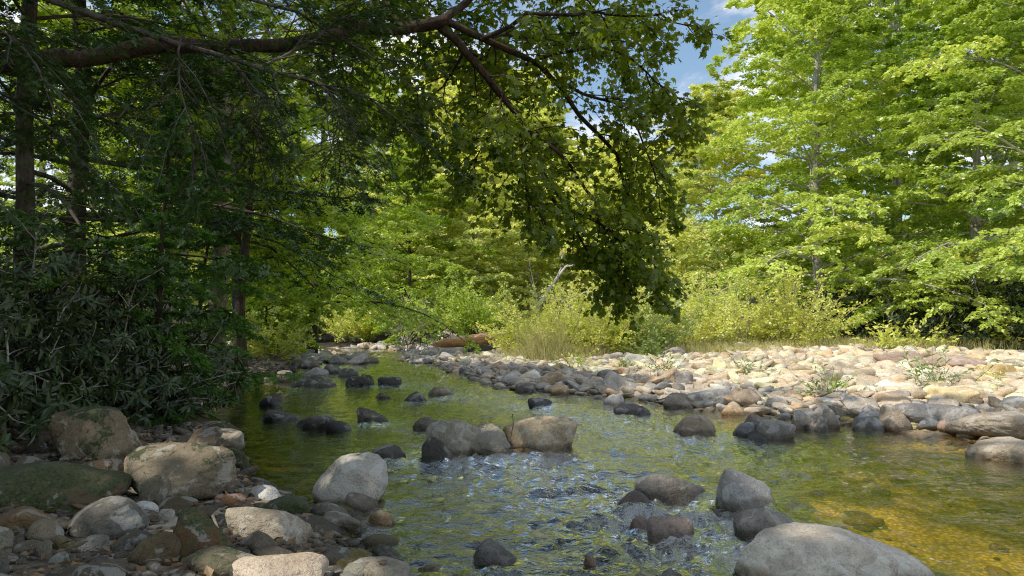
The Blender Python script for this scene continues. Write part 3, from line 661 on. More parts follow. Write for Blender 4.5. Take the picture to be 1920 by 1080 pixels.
for i, (zn, x, y, r) in enumerate(allc):
    gz = float(ground(x, y)); fl = g.uniform(0.30, 0.72); el = g.uniform(0.9, 1.8)
    gz = max(gz, -0.12)
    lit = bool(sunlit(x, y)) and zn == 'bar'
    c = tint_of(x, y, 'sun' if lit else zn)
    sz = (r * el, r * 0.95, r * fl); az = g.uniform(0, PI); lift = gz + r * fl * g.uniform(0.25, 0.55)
    tl = g.normal(0, 0.24, 2)
    if i in indiv:
        o = bpy.data.objects.new('cobble', PROTO[int(g.integers(10))]); COL.objects.link(o)
        o.location = (x, y, lift); o.scale = sz; o.rotation_euler = (tl[0], tl[1], az)
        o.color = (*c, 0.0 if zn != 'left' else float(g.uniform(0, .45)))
        if zn == 'bar' and lit: tag(o, 'cobble tinted paler for sunlight on the bright part of the bar', 'cobble', 'sunlit cobbles on the bar')
        elif zn == 'bar': tag(o, 'greyish cobble on the shaded stream side of the bar', 'cobble', 'shaded cobbles on the bar')
        elif zn == 'left': tag(o, 'dull cobble on the dark left shore', 'cobble', 'cobbles on the left shore')
        else: tag(o, 'pale cobble at the far bend of the stream', 'cobble', 'cobbles at the far bend')
    else:
        s = 3 if (r / y > 0.012) else (2 if r / y > 0.004 else 1)
        W = TMPL[s][int(g.integers(10))] * np.array(sz)
        W[:, 2] += W[:, 0] * tl[0] + W[:, 1] * tl[1]
        W = rotz(W, az) + np.array([x, y, lift])
        SV[zn].append(W); SF[zn].append(ICO[s][1] + off[zn]); off[zn] += len(W)
        SCol[zn].append(np.tile([*c, 0.0 if zn != 'left' else 0.25], (len(W), 1)))
# small gravel filling the joints, and stones on the bed
def scatter(zn, n, xr_, yr_, cond, rlo, rhi, tintk, under=False, ex=1.0, boxes=None):
    x = g.uniform(*xr_, n); y = yr_[0] + (yr_[1] - yr_[0]) * g.uniform(0, 1, n) ** ex; ok = cond(x, y); x, y = x[ok], y[ok]
    z = ground(x, y)
    for a, b, c_ in zip(x, y, z):
        r = rlo + (rhi - rlo) * g.uniform() ** 2.5; s = 2 if r / b > 0.006 else 1
        W = TMPL[s][int(g.integers(10))] * np.array([r * g.uniform(1, 1.5), r, r * g.uniform(.4, .8)])
        W = rotz(W, g.uniform(0, PI)) + np.array([a, b, c_ + r * 0.15])
        c = tint_of(a, b, tintk)
        if tintk == 'bed': c = np.array([.36, .28, .06]) * g.uniform(.25, 1.4) * (1.5 if a > 2.2 else .33) if g.uniform() < .8 else np.array([.35, .3, .2]) * g.uniform(.6, 1.2)  # right pool stones brightened too, sunlight put into their tint
        SV[zn].append(W); SF[zn].append(ICO[s][1] + off[zn]); off[zn] += len(W); SCol[zn].append(np.tile([*c, 0.0], (len(W), 1)))
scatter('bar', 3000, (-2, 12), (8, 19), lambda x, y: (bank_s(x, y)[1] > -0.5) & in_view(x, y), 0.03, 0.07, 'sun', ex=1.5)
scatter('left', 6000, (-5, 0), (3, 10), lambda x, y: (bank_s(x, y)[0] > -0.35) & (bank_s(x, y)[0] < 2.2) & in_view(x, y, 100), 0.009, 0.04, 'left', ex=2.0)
SV['bed'], SF['bed'], SCol['bed'], off['bed'] = [], [], [], 0
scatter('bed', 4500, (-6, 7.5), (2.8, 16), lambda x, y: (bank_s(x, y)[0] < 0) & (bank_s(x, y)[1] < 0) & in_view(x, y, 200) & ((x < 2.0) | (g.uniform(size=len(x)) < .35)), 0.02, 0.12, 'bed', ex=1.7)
for zn, nm, lb, cat in (('bar', 'gravel', 'smaller stones and gravel filling the cobble bar', 'gravel'), ('left', 'pebbles', 'pebbles and grit between the rocks of the left shore', 'pebbles'),
                   ('far', 'shingle', 'pale shingle at the far bend', 'shingle'), ('bed', 'streambed_stones', 'brown olive stones on the bed under the water', 'stones')):
    if SV[zn]:
        tag(mesh_np(nm, np.concatenate(SV[zn]), [np.concatenate(SF[zn])], M['gravel'], True, None, None, np.concatenate(SCol[zn])), lb, cat, kind='stuff')

# ------------------------------------------------------------------ vegetation toolkit
UP = np.array([0, 0, 1.0])
def tubes(P, Rd, sides):
    """P (M,K,3), Rd (M,K) -> verts, quads"""
    Mn, K, _ = P.shape
    T = nrm(np.gradient(P, axis=1)); ref = np.where(np.abs(T[..., 2:3]) > 0.9, np.array([1.0, 0, 0]), UP)
    A = nrm(np.cross(T, ref)); B = np.cross(T, A)
    th = np.arange(sides) / sides * 2 * PI
    V = P[:, :, None, :] + Rd[:, :, None, None] * (np.cos(th)[None, None, :, None] * A[:, :, None, :] + np.sin(th)[None, None, :, None] * B[:, :, None, :])
    idx = np.arange(Mn * K * sides).reshape(Mn, K, sides)
    nx = np.roll(idx, -1, axis=2)
    q = np.stack([idx[:, :-1], nx[:, :-1], nx[:, 1:], idx[:, 1:]], -1).reshape(-1, 4)
    return V.reshape(-1, 3), q
def grow(S, Dr, L, K, droop, wig, rg, droop_end=None):
    Mn = len(S); P = [S]; d = nrm(Dr)
    for k in range(K - 1):
        dz = droop if droop_end is None else droop + (droop_end - droop) * k / (K - 1)
        P.append(P[-1] + d * (L / (K - 1))[:, None])
        d = nrm(d + np.array([0, 0, -1.0]) * (np.asarray(dz) / (K - 1))[..., None] * np.ones((Mn, 1)) + rg.normal(size=(Mn, 3)) * wig)
    return np.stack(P, 1)
def along(P, t):
    """P (M,K,3), t (M,n) -> points, tangents (M,n,3)"""
    K = P.shape[1]; f = np.clip(t, 0, 0.9999) * (K - 1); i = f.astype(int); a = (f - i)[..., None]
    m = np.arange(len(P))[:, None]
    p0, p1 = P[m, i], P[m, i + 1]; return p0 * (1 - a) + p1 * a, nrm(p1 - p0)
def side_shoots(P, n, t0, t1, ang, lens, rg, vert=0.15, K=4, droop=0.3, wig=0.08, taper=0.5):
    Mn = len(P); t = np.linspace(t0, t1, n)[None, :] + rg.uniform(-.5, .5, (Mn, n)) * (t1 - t0) / n
    p, T = along(P, t)
    side = nrm(np.cross(T, UP)) * np.where(np.arange(n) % 2, 1, -1)[None, :, None]
    a = (ang * rg.uniform(0.75, 1.25, (Mn, n)))[..., None]
    D = nrm(T * np.cos(a) + side * np.sin(a) + rg.normal(size=(Mn, n, 3)) * np.array([.1, .1, vert]))
    L = (lens[:, None] * (1 - taper * t) * rg.uniform(0.6, 1.2, (Mn, n)))
    return grow(p.reshape(-1, 3), D.reshape(-1, 3), L.ravel(), K, droop, wig, rg), L.ravel()
# leaf templates: (k,3) points in (side, along, up) and faces
T_LEAF = (np.array([[0, 0, 0], [.30, .42, .05], [0, 1, -.06], [-.30, .42, .05]]), [[0, 1, 2, 3]])
T_LONG = (np.array([[0, 0, 0], [.13, .35, .05], [.12, .7, .04], [0, 1, -.10], [-.12, .7, .04], [-.13, .35, .05]]), [[0, 1, 2, 3, 4, 5]])
_mp = [(0, .0), (.24, -.07), (.22, .08), (.50, .15), (.36, .30), (.54, .58), (.27, .50), (.14, .66)]
_m = [(x, y) for x, y in _mp] + [(0, 1.0)] + [(-x, y) for x, y in _mp[:0:-1]]
T_MAPLE = (np.array([[x * .95, y, -0.25 * abs(x) - 0.12 * y * y] for x, y in _m]), [list(range(len(_m)))])
def _comb(n, wl, w0):
    v, f = [], []
    for i in range(n):
        t = i / n; l = wl * (1 - 0.55 * t)
        for s in (-1, 1):
            b = len(v); v += [[0, t, 0], [s * l, t + .12, -.02], [0, t + w0, 0]]; f.append([b, b + 1, b + 2])
    return np.array(v), f
T_COMB = _comb(6, 0.30, 0.14)
T_COMB3 = _comb(3, 0.34, 0.30)
CULL = {'lit': False}
def culled(p, rg):
    """canopy shaped for the light: leaves removed along sun rays to bar and shore"""
    t = (p[:, 2] - 0.2) / SUNDIR[2]; x = p[:, 0] - SUNDIR[0] * t; y = p[:, 1] - SUNDIR[1] * t
    bad = (y > np.interp(x, [-30, -12, -6, -2, 0, 1.5, 3, 5.7, 12, 16], [27, 26, 24, 20, 17.0, 15.0, 12.2, 9.2, 6.5, 5.5]) + 0.5 * noise3(np.stack([x * 1.3, y * 1.3, x * 0], 1), 4)) & (p[:, 2] > 1.0)
    for (a, b, ra, rb, ang, gz_) in GAPS:  # openings placed so that sun patches land on chosen spots
        t = (p[:, 2] - gz_) / SUNDIR[2]; x = p[:, 0] - SUNDIR[0] * t; y = p[:, 1] - SUNDIR[1] * t
        c, s = math.cos(ang), math.sin(ang); u = (x - a) * c + (y - b) * s; v = -(x - a) * s + (y - b) * c
        bad |= ((u / (ra + .14)) ** 2 + (v / (rb + .14)) ** 2 < 1) 
    return bad
def shaded_front(p):  # marks leaves to drop so the front shrubs stay sunlit
    t = (p[:, 2] - 0.8) / SUNDIR[2]; x = p[:, 0] - SUNDIR[0] * t; y = p[:, 1] - SUNDIR[1] * t
    return (x > 0) & (y < 22.0) & (y > 17)
def _gb(k, dx, dy, ra, rb, ang): return (BOX[k][0] + dx, BOX[k][1] + dy, ra, rb, ang, BOX[k][2] - .05)
GAPS = [_gb(19, 0, -.05, .32, .2, 0), _gb(18, -.10, 0, .18, .12, 0), (3.25, 5.35, 1.15, .42, -1.0, -.38), (2.4, 7.3, .3, .12, 0, -.15), _gb(65, 0, 0, .22, .10, 0), _gb(82, -.05, -.1, .15, .06, .5),
        _gb(88, -.2, 0, .3, .2, .3), _gb(89, 0, 0, .35, .12, 0), _gb(24, .05, 0, .12, .14, 0), _gb(90, 0, 0, .15, .15, 0), _gb(101, 0, 0, .2, .1, 0), _gb(102, 0, 0, .1, .1, 0), _gb(84, .1, 0, .1, .05, 0),
        _gb(12, .1, 0, .22, .10, 0), _gb(11, -.1, 0, .08, .06, 0), _gb(15, 0, 0, .12, .06, 0), _gb(36, 0, 0, .08, .05, 0), _gb(30, .1, 0, .1, .04, 0), _gb(63, .1, 0, .1, .05, 0), _gb(78, 0, 0, .05, .05, 0), _gb(80, 0, 0, .08, .05, 0), _gb(59, 0, 0, .15, .1, 0), _gb(55, 0, 0, .3, .1, 0), (-1.9, 12.5, 1.5, .35, .3, 0), (-2.9, 9.5, .9, .25, .1, 0), (-4.6, 15.5, 1.2, .4, 0, 0), (3.9, 8.6, .5, .2, .2, .1), (2.2, 12.0, .4, .3, .2, .3)]
def leaves(name, pos, dr, nm_, ln, tmpl, mat, parent, rg, vbase=None, cull=False, smooth=False):
    keep = np.ones(len(pos), bool)
    if cull: keep = ~culled(pos, rg)
    pos, dr, nm_, ln = pos[keep], nrm(dr[keep]), nm_[keep], ln[keep]
    vb = (rg.uniform(0, 1, len(keep)) if vbase is None else np.clip(vbase + rg.normal(0, .16, len(keep)), 0, 1))[keep]
    S = nrm(np.cross(dr, nm_)); N = np.cross(S, dr)
    tv, tf = tmpl; k = len(tv)
    V = pos[:, None] + ln[:, None, None] * (tv[None, :, 0:1] * S[:, None] + tv[None, :, 1:2] * dr[:, None] + tv[None, :, 2:3] * N[:, None])
    fs = []
    base = np.arange(len(pos))[:, None] * k
    bysize = {}
    for f in tf: bysize.setdefault(len(f), []).append(f)
    for n_, fl in bysize.items():
        fs.append((base[:, :, None] + np.array(fl)[None]).reshape(-1, n_))
    return mesh_np(name, V.reshape(-1, 3), fs, mat, smooth, parent, {'v': np.repeat(vb, k)})
def leaf_on(P, n, t0, rg, jit, ang=0.9, up=0.5, hang=0.0):
    """leaf positions, directions and normals along shoots P"""
    Mn = len(P); t = rg.uniform(t0, 1, (Mn, n)); p, T = along(P, t)
    side = nrm(np.cross(T, UP)) * np.where(rg.uniform(size=(Mn, n)) > .5, 1, -1)[..., None]
    D = nrm(T * math.cos(ang) + side * math.sin(ang) + rg.normal(size=p.shape) * .25 + np.array([0, 0, -hang]))
    N = nrm(UP + rg.normal(size=p.shape) * up)
    p = p + rg.normal(size=p.shape) * jit
    return p.reshape(-1, 3), D.reshape(-1, 3), N.reshape(-1, 3), t

def make_tree(name, label, cat, base, H, seed, crown0=0.15, spread=4.0, nl=46, nsub=8, ntw=6, nlf=20, leaf=0.12, mat='beech', bark='bark',
              trunk_r=None, lean=(0, 0), droop=0.5, e0=0.35, shape='oval', tmpl=T_LEAF, group=None, cull=False, twigs=True, az=None, vlift=0.5, up=0.5, flat=0.12):
    rg = R(seed); base = np.array(base, float)
    root = empty(name, label, cat, tuple(base), group)
    K = 12; tt = np.linspace(0, 1, K)
    tr = np.zeros((1, K, 3)); tr[0, :, 2] = tt * H - 0.15
    tr[0, :, 0] = lean[0] * tt ** 1.3 * H + np.cumsum(rg.normal(0, .012 * H, K)) * tt; tr[0, :, 1] = lean[1] * tt ** 1.3 * H + np.cumsum(rg.normal(0, .012 * H, K)) * tt
    r0 = trunk_r or H * 0.013
    V, q = tubes(tr, (r0 * (1 - 0.88 * tt) * (1 + 0.5 * np.exp(-tt * 25)))[None], 12)
    V = V + nrm(V - np.repeat(tr[0], 12, axis=0)) * (0.08 * r0 * fbm(V * 3, seed))[:, None]
    mesh_np('trunk', V, [q], M[bark], True, root)
    h = crown0 + (0.99 - crown0) * (np.arange(nl) + rg.uniform(0, 1, nl)) / nl
    u = (h - crown0) / (1 - crown0)
    prof = {'oval': np.sin(np.clip(u * 0.86 + 0.14, 0, 1) * PI) ** 0.55, 'cone': (1.05 - u), 'wide': np.clip(1.15 - u ** 2.2, .15, 1), 'layer': (1.08 - u * .85)}[shape]
    A = (np.arange(nl) * 2.39996 + rg.uniform(-.4, .4, nl)) if az is None else rg.uniform(az[0], az[1], nl)
    L = spread * prof * rg.uniform(0.65, 1.15, nl)
    el = e0 + (u * 0.9 - 0.1) + rg.normal(0, .12, nl)
    D = np.stack([np.cos(A) * np.cos(el), np.sin(A) * np.cos(el), np.sin(el)], 1)
    p, _ = along(tr, h[None, :] ** 1.0); S = p[0]
    limbs = grow(S, D, L, 8, droop, .07, rg)
    lr = (r0 * 0.32 * (L / spread) * (1 - .6 * u))[:, None] * np.linspace(1, .2, 8)[None]
    sub, Ls = side_shoots(limbs, nsub, .18, .97, .95, L * .48, rg, vert=flat, K=5, droop=droop * .7)
    sr = np.maximum(0.012 * Ls / max(spread * .4, .1), .004)[:, None] * np.linspace(1, .3, 5)[None]
    tw, Lt = side_shoots(sub, ntw, .12, 1.0, .85, Ls * .5, rg, vert=flat * 1.3, K=3, droop=droop * .5)
    V1, q1 = tubes(limbs, lr, 6); V2, q2 = tubes(sub, sr, 3)
    mesh_np('branches', np.concatenate([V1, V2]), [q1, q2 + len(V1)], M[bark], True, root)
    lp, ld, ln_, _ = leaf_on(tw, nlf, 0.0, rg, leaf * .25, up=up, hang=.15)
    sz = leaf * rg.uniform(.7, 1.25, len(lp))
    vb = np.repeat(np.clip(rg.normal(vlift, .24, nl), 0, 1), nsub * ntw * nlf)
    # cull in world space
    if cull:
        kb = ~(culled(lp + base, rg) if cull is True else shaded_front(lp + base)); lp, ld, ln_, sz, vb = lp[kb], ld[kb], ln_[kb], sz[kb], vb[kb]
    leaves('crown', lp, ld, ln_, sz, tmpl, M[mat], root, rg, vb)
    return root
def dup(root, loc, rz, label, sc=1.0, group=None):
    r = root.copy(); COL.objects.link(r); r.location = loc; r.rotation_euler = (0, 0, rz); r.scale = (sc, sc, sc); r['label'] = label
    if group: r['group'] = group
    for ch in list(root.children):
        c = ch.copy(); COL.objects.link(c); c.parent = r
    return r
def gp(px, d): 
    x = (px - 960) * d / F; return (x, d, float(ground(x, d)))
exec_trees = True
# ---- right wood: layered beeches in full sun
make_tree('beech_tree', 'bright green beech at far right with low branches sweeping over the bar', 'tree', gp(1830, 21.5), 13, 1, .06, 5.2, 64, 8, 6, 36, .13, 'beech_deep', 'bark', shape='layer', droop=.55, e0=.15, flat=.15)
make_tree('beech_tree', 'bright green beech with pale forked trunk in the middle of the right wood', 'tree', gp(1535, 23.5), 15, 2, .10, 5.0, 64, 8, 6, 36, .13, 'beech', 'bark', shape='layer', droop=.6, e0=.2, flat=.15)
make_tree('beech_tree', 'tall light green tree standing beside the sky gap', 'tree', gp(1350, 29), 9.5, 3, .08, 3.6, 60, 8, 6, 34, .13, 'ash', 'bark', shape='oval', droop=.5, e0=.3, vlift=.62)
make_tree('beech_tree', 'green beech cut by the right edge leaning over the bar', 'tree', gp(2030, 19.5), 15, 4, .12, 5.2, 60, 8, 6, 32, .13, 'beech', 'bark', shape='layer', droop=.5, e0=.2, flat=.14, lean=(-.10, 0))
make_tree('beech_tree', 'dense beech behind and between the two layered beeches of the right wood', 'tree', gp(1690, 27.5), 18, 5, .08, 5.2, 60, 8, 6, 34, .15, 'beech_deep', 'bark', shape='oval', droop=.5)
make_tree('beech_tree', 'tall beech filling the top right corner', 'tree', gp(1880, 28), 20, 6, .08, 5.5, 60, 8, 6, 34, .15, 'beech_deep', 'bark', shape='oval', droop=.5)
b7 = make_tree('beech_tree', 'tall green tree rising behind the pale forked beech', 'tree', gp(1540, 32), 20, 7, .06, 4.4, 60, 8, 6, 30, .16, 'beech', 'bark', shape='oval', droop=.5)
# ---- trees of the middle distance
b8 = make_tree('ash_tree', 'small yellow green tree in the centre left of the hanging maple leaves', 'tree', gp(905, 36), 9.5, 8, .08, 4.0, 54, 7, 6, 36, .17, 'ash', 'bark', shape='oval', droop=.4, vlift=.75)
b9 = make_tree('ash_tree', 'yellow green round tree behind the leaning dead trunk', 'tree', gp(1075, 38), 8.5, 9, .05, 4.3, 54, 7, 6, 36, .17, 'ash', 'bark', shape='oval', droop=.4, vlift=.8)
dup(b8, gp(1190, 36), 2.1, 'light green tree behind the lowest hanging maple leaves', 0.95)
dup(b9, gp(800, 44), 1.0, 'yellow green tree at the far bend above the sunlit shrubs', 1.25)
dup(b8, gp(1000, 50), 4.0, 'tall hazy tree seen past the left of the maple branches', 1.5)
dup(b9, gp(1150, 54), 3.0, 'hazy round tree below the sky glimpses in the maple', 1.45)
dup(b8, gp(835, 56), 2.9, 'tall pale tree on the valley floor behind the hemlock tip', 2.1)
dup(b8, gp(985, 64), 5.5, 'tall pale tree seen through the upper maple leaves', 2.2)
dup(b7, gp(1285, 44), 1.2, 'green tree filling the foot of the sky gap', .62)
dup(b7, gp(640, 46), 2.0, 'sunny tree beyond the left wood seen through its gaps', .95)
dup(b9, gp(450, 40), 2.6, 'bright tree behind the left wood near the leaning trunks', 1.5)
dup(b7, gp(250, 42), .6, 'bright tall tree seen through the hemlock boughs', 1.0)
dup(b7, gp(60, 38), 3.6, 'bright tall tree behind the left trunks', 1.0)
dup(b7, gp(740, 58), 5.2, 'tall tree on the far left of the valley', 1.1)
dup(b7, gp(1640, 40), 4.4, 'tall tree closing the view behind the right wood', 1.15)
dup(b7, gp(1900, 38), 2.4, 'tall tree far behind the right edge of the bar', 1.15)
# far wooded slope as one mass
rg = R(900)
n = 60000; x = rg.uniform(-95, 110, n); y = rg.uniform(62, 125, n); hh = ground(x, y, False)
clump = fbm(np.stack([x * .18, y * .18, x * 0], 1), 31, 3)
z = hh + 2 + (4.0 + 2.5 * clump) * rg.uniform(0, 1, n) ** .5
pos = np.stack([x, y, z], 1)
tag(leaves('distant_forest', pos, rg.normal(size=(n, 3)), rg.normal(size=(n, 3)) + np.array([0, -.6, .6]), rg.uniform(.7, 1.3, n), T_LEAF, M['far'], None, rg, .45 + .35 * clump), 'wooded slope far behind the trees', 'forest', kind='stuff')

# ---- left wood
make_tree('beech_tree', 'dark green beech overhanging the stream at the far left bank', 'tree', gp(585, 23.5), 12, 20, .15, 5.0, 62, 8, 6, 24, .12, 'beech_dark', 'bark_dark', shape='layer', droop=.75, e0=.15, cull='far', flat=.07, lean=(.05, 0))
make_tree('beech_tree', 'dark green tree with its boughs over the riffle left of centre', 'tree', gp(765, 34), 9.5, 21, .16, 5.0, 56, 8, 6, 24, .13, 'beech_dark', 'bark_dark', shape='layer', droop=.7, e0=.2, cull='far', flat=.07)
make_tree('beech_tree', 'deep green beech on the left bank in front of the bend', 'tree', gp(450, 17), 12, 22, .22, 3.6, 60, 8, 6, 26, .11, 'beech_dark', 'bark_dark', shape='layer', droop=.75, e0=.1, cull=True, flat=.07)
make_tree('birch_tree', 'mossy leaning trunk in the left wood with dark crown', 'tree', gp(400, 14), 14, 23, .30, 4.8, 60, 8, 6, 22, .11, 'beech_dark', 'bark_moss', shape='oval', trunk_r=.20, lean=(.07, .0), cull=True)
make_tree('birch_tree', 'thin crooked trunk just right of the mossy leaning trunk', 'tree', gp(440, 15.5), 11, 24, .35, 3.5, 36, 7, 6, 22, .11, 'beech_dark', 'bark_dark', shape='oval', trunk_r=.12, lean=(.09, 0), cull=True)
make_tree('hemlock_tree', 'hemlock with straight dark trunk at the far left', 'tree', gp(40, 9.5), 15, 25, .12, 4.2, 60, 8, 6, 16, .13, 'hemlock', 'bark_dark', shape='cone', droop=.5, e0=.1, trunk_r=.13, tmpl=T_COMB3, cull=True, flat=.05)
make_tree('hemlock_tree', 'hemlock with dark trunk behind the rhododendrons', 'tree', gp(150, 12), 15, 26, .15, 4.6, 60, 8, 6, 16, .14, 'hemlock', 'bark_dark', shape='cone', droop=.5, e0=.1, trunk_r=.18, tmpl=T_COMB3, cull=True, flat=.05)
make_tree('beech_tree', 'slender grey trunked tree right of the dark hemlock trunks', 'tree', gp(310, 17), 15, 27, .25, 4.6, 60, 8, 6, 22, .12, 'beech_dark', 'bark', shape='oval', trunk_r=.14, cull=True)
make_tree('beech_tree', 'second slender grey trunked tree deeper in the left wood', 'tree', gp(345, 20), 16, 28, .25, 4.8, 60, 8, 6, 22, .13, 'beech_dark', 'bark', shape='oval', trunk_r=.14, cull=True)
make_tree('hemlock_sapling', 'bright green feathery hemlock sapling at the left water edge', 'tree', gp(300, 8.8), 4.2, 29, .06, 1.05, 40, 8, 6, 14, .07, 'hemlock_green', 'bark_dark', shape='cone', droop=.8, e0=.05, tmpl=T_COMB3, flat=.1, lean=(.05, 0))
make_tree('hemlock_sapling', 'green feathery hemlock sapling behind the first one at the water edge', 'tree', gp(370, 13), 4.6, 30, .06, 1.6, 40, 8, 6, 14, .08, 'hemlock_green', 'bark_dark', shape='cone', droop=.8, e0=.05, tmpl=T_COMB3, flat=.1)
make_tree('beech_sapling', 'leafy sapling trailing low over the far left shore', 'tree', gp(500, 22), 4.2, 31, .12, 2.2, 40, 7, 6, 18, .10, 'beech_dark', 'bark_dark', shape='layer', droop=.9, e0=.05, flat=.08)
# trees beside and behind the viewpoint whose shade covers the near water
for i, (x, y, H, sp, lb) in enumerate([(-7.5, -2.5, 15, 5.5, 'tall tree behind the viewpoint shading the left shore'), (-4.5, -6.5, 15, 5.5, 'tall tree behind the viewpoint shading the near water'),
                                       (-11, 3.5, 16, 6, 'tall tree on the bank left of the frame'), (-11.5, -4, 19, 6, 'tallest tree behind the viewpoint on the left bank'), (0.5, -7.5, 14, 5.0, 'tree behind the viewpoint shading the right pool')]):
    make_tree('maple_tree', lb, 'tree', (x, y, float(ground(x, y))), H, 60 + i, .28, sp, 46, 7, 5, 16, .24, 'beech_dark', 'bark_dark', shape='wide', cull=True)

# ---- the near maple with its long limb over the stream
def poly(pts, K):
    P = np.array([at(*p) for p in pts]); s = np.concatenate([[0], np.cumsum(np.linalg.norm(np.diff(P, axis=0), axis=1))]); t = np.linspace(0, s[-1], K)
    Q = np.stack([np.interp(t, s, P[:, i]) for i in range(3)], 1)
    for _ in range(2): Q[1:-1] = (Q[:-2] + 2 * Q[1:-1] + Q[2:]) / 4
    return Q
def crooked(Q, amp, seed):
    return Q + amp * np.stack([fbm(Q * 2.2 + k * 9, seed + k, 3) for k in range(3)], 1) * np.minimum(np.arange(len(Q)), 4)[:, None] / 4
rg = R(41)
mt = empty('maple_tree', 'near maple whose long limb crosses the top of the view over the stream', 'tree', (0, 0, 0))
tb = np.array([[-5.0, 5.0, .6], [-4.95, 5.05, 2.0], [-4.85, 5.1, 3.2], [-4.9, 5.1, 5.5], [-4.8, 5.3, 8.5], [-4.6, 5.4, 12]])
V, q = tubes(tb[None], np.array([[.34, .28, .26, .22, .16, .05]]), 14); mesh_np('trunk', V, [q], M['bark_maple'], True, mt)
limb = crooked(np.concatenate([[tb[2] + np.array([0, 0, -.1])], poly([(-60, 125, 5.3), (120, 100, 5.4), (330, 82, 5.5), (520, 78, 5.6), (640, 58, 5.8), (760, 42, 5.9), (830, 30, 6.0)], 30)]), .05, 3)
V, q = tubes(limb[None], np.interp(np.arange(31), [0, 6, 18, 30], [.088, .066, .056, .048])[None], 16)
V = V + (0.012 * fbm(V * 9, 8, 3))[:, None] * np.array([0, .5, 1.])
mesh_np('limb', V, [q], M['bark_maple'], True, mt)
BR = [([(815, 35, 6.0), (870, 85, 6.1), (940, 160, 6.2), (965, 225, 6.3), (1005, 245, 6.4), (1010, 310, 6.5), (1040, 380, 6.6), (1075, 430, 6.6), (1120, 470, 6.7)], .040),
      ([(825, 25, 6.0), (900, 65, 6.1), (985, 115, 6.3), (1045, 150, 6.5), (1090, 200, 6.7), (1140, 280, 6.9), (1180, 360, 7.1), (1215, 440, 7.2), (1235, 525, 7.2)], .034),
      ([(1045, 150, 6.5), (1110, 175, 6.6), (1180, 230, 6.7), (1230, 300, 6.8), (1235, 400, 6.9)], .018),
      ([(985, 115, 6.3), (1060, 90, 6.3), (1150, 95, 6.4), (1230, 130, 6.4), (1290, 190, 6.5)], .018),
      ([(900, 65, 6.1), (1000, 20, 6.0), (1110, -10, 5.9), (1230, 10, 5.9), (1310, 60, 6.0)], .022),
      ([(1005, 245, 6.4), (1060, 290, 6.4), (1110, 350, 6.5), (1150, 430, 6.6), (1190, 490, 6.8), (1205, 540, 6.9)], .020),
      ([(1040, 380, 6.6), (1080, 400, 6.7), (1140, 440, 6.8), (1190, 490, 6.9), (1245, 545, 7.0)], .014),
      ([(940, 160, 6.2), (930, 230, 6.1), (900, 300, 6.0), (880, 340, 6.0)], .012),
      ([(965, 225, 6.3), (990, 320, 6.2), (1000, 380, 6.2), (1030, 410, 6.2)], .012),
      ([(870, 85, 6.1), (840, 130, 6.3), (800, 200, 6.4), (790, 260, 6.4)], .014),
      ([(760, 42, 5.9), (720, 0, 6.1), (740, -40, 6.4), (790, -80, 6.8)], .045),
      ([(830, 30, 6.0), (880, -20, 6.1), (970, -50, 6.4), (1080, -60, 6.8)], .04),
      ([(640, 60, 5.8), (680, 20, 6.2), (700, -60, 6.6)], .025),
      ([(1140, 280, 6.9), (1200, 300, 7.2), (1260, 260, 7.3), (1300, 230, 7.4)], .012),
      ([(1180, 360, 7.1), (1150, 420, 7.2), (1140, 500, 7.3), (1170, 560, 7.3)], .014),
      ([(900, 65, 6.1), (960, 60, 6.4), (1030, 50, 6.7), (1120, 60, 6.9), (1200, 50, 7.0)], .016),
      ([(740, -30, 6.3), (700, 20, 6.8), (720, 110, 7.2), (760, 190, 7.4)], .012),
      ([(780, -30, 6.4), (830, 20, 7.0), (880, 90, 7.4), (930, 150, 7.6)], .012),
      ([(640, 60, 5.8), (620, 100, 6.4), (660, 170, 6.9), (700, 240, 7.2)], .012),
      ([(830, 30, 6.0), (860, 0, 6.6), (930, 20, 7.2), (1000, 60, 7.6), (1070, 110, 7.8)], .014),
      ([(970, -45, 6.4), (1060, -30, 6.6), (1130, 10, 7.0), (1200, 90, 7.4), (1260, 160, 7.6)], .014),
      ([(1000, 20, 6.0), (1060, 30, 6.8), (1120, 70, 7.6), (1180, 130, 8.0), (1240, 200, 8.2)], .014),
      ([(870, 85, 6.1), (900, 120, 6.8), (960, 170, 7.4), (1010, 230, 7.8), (1060, 300, 8.0)], .014),
      ([(815, 35, 6.0), (840, 60, 6.6), (850, 120, 7.2), (880, 190, 7.6), (900, 250, 7.8)], .012),
      ([(1080, 430, 6.6), (1085, 500, 6.6), (1090, 470, 6.6), (1115, 480, 6.6)], .005)]
K = 14; BP = []; BRad = []
for j, (pts, r) in enumerate(BR[:-1]):
    Q = crooked(poly(pts, K), .10, 100 + j); BP.append(Q); BRad.append(np.linspace(r, max(r * .25, .004), K))
BP = np.array(BP); BRad = np.array(BRad)
V1, q1 = tubes(BP, BRad, 7)
lens = np.full(len(BP), .75)
s1, L1 = side_shoots(BP, 13, .14, 1, .85, lens * 1.0, rg, vert=.55, K=5, droop=.5, wig=.12, taper=.55)
s2, L2 = side_shoots(s1, 5, .2, 1, .9, L1 * .55, rg, vert=.6, K=4, droop=.7, wig=.12)
V2, q2 = tubes(s1, np.full((len(s1), 1), 1) * np.linspace(.007, .003, 5)[None], 4)
V3, q3 = tubes(s2, np.full((len(s2), 1), 1) * np.linspace(.003, .0015, 4)[None], 3)
mesh_np('branches', np.concatenate([V1, V2, V3]), [q1, q2 + len(V1), q3 + len(V1) + len(V2)], M['bark_maple'], True, mt)
sh = np.concatenate([s1[:, 1:5], s2])
p, D, N, _ = leaf_on(sh, 11, .1, rg, .04, ang=.9, up=.7, hang=.4)
N = nrm(N + np.array([0, -.45, 0]))
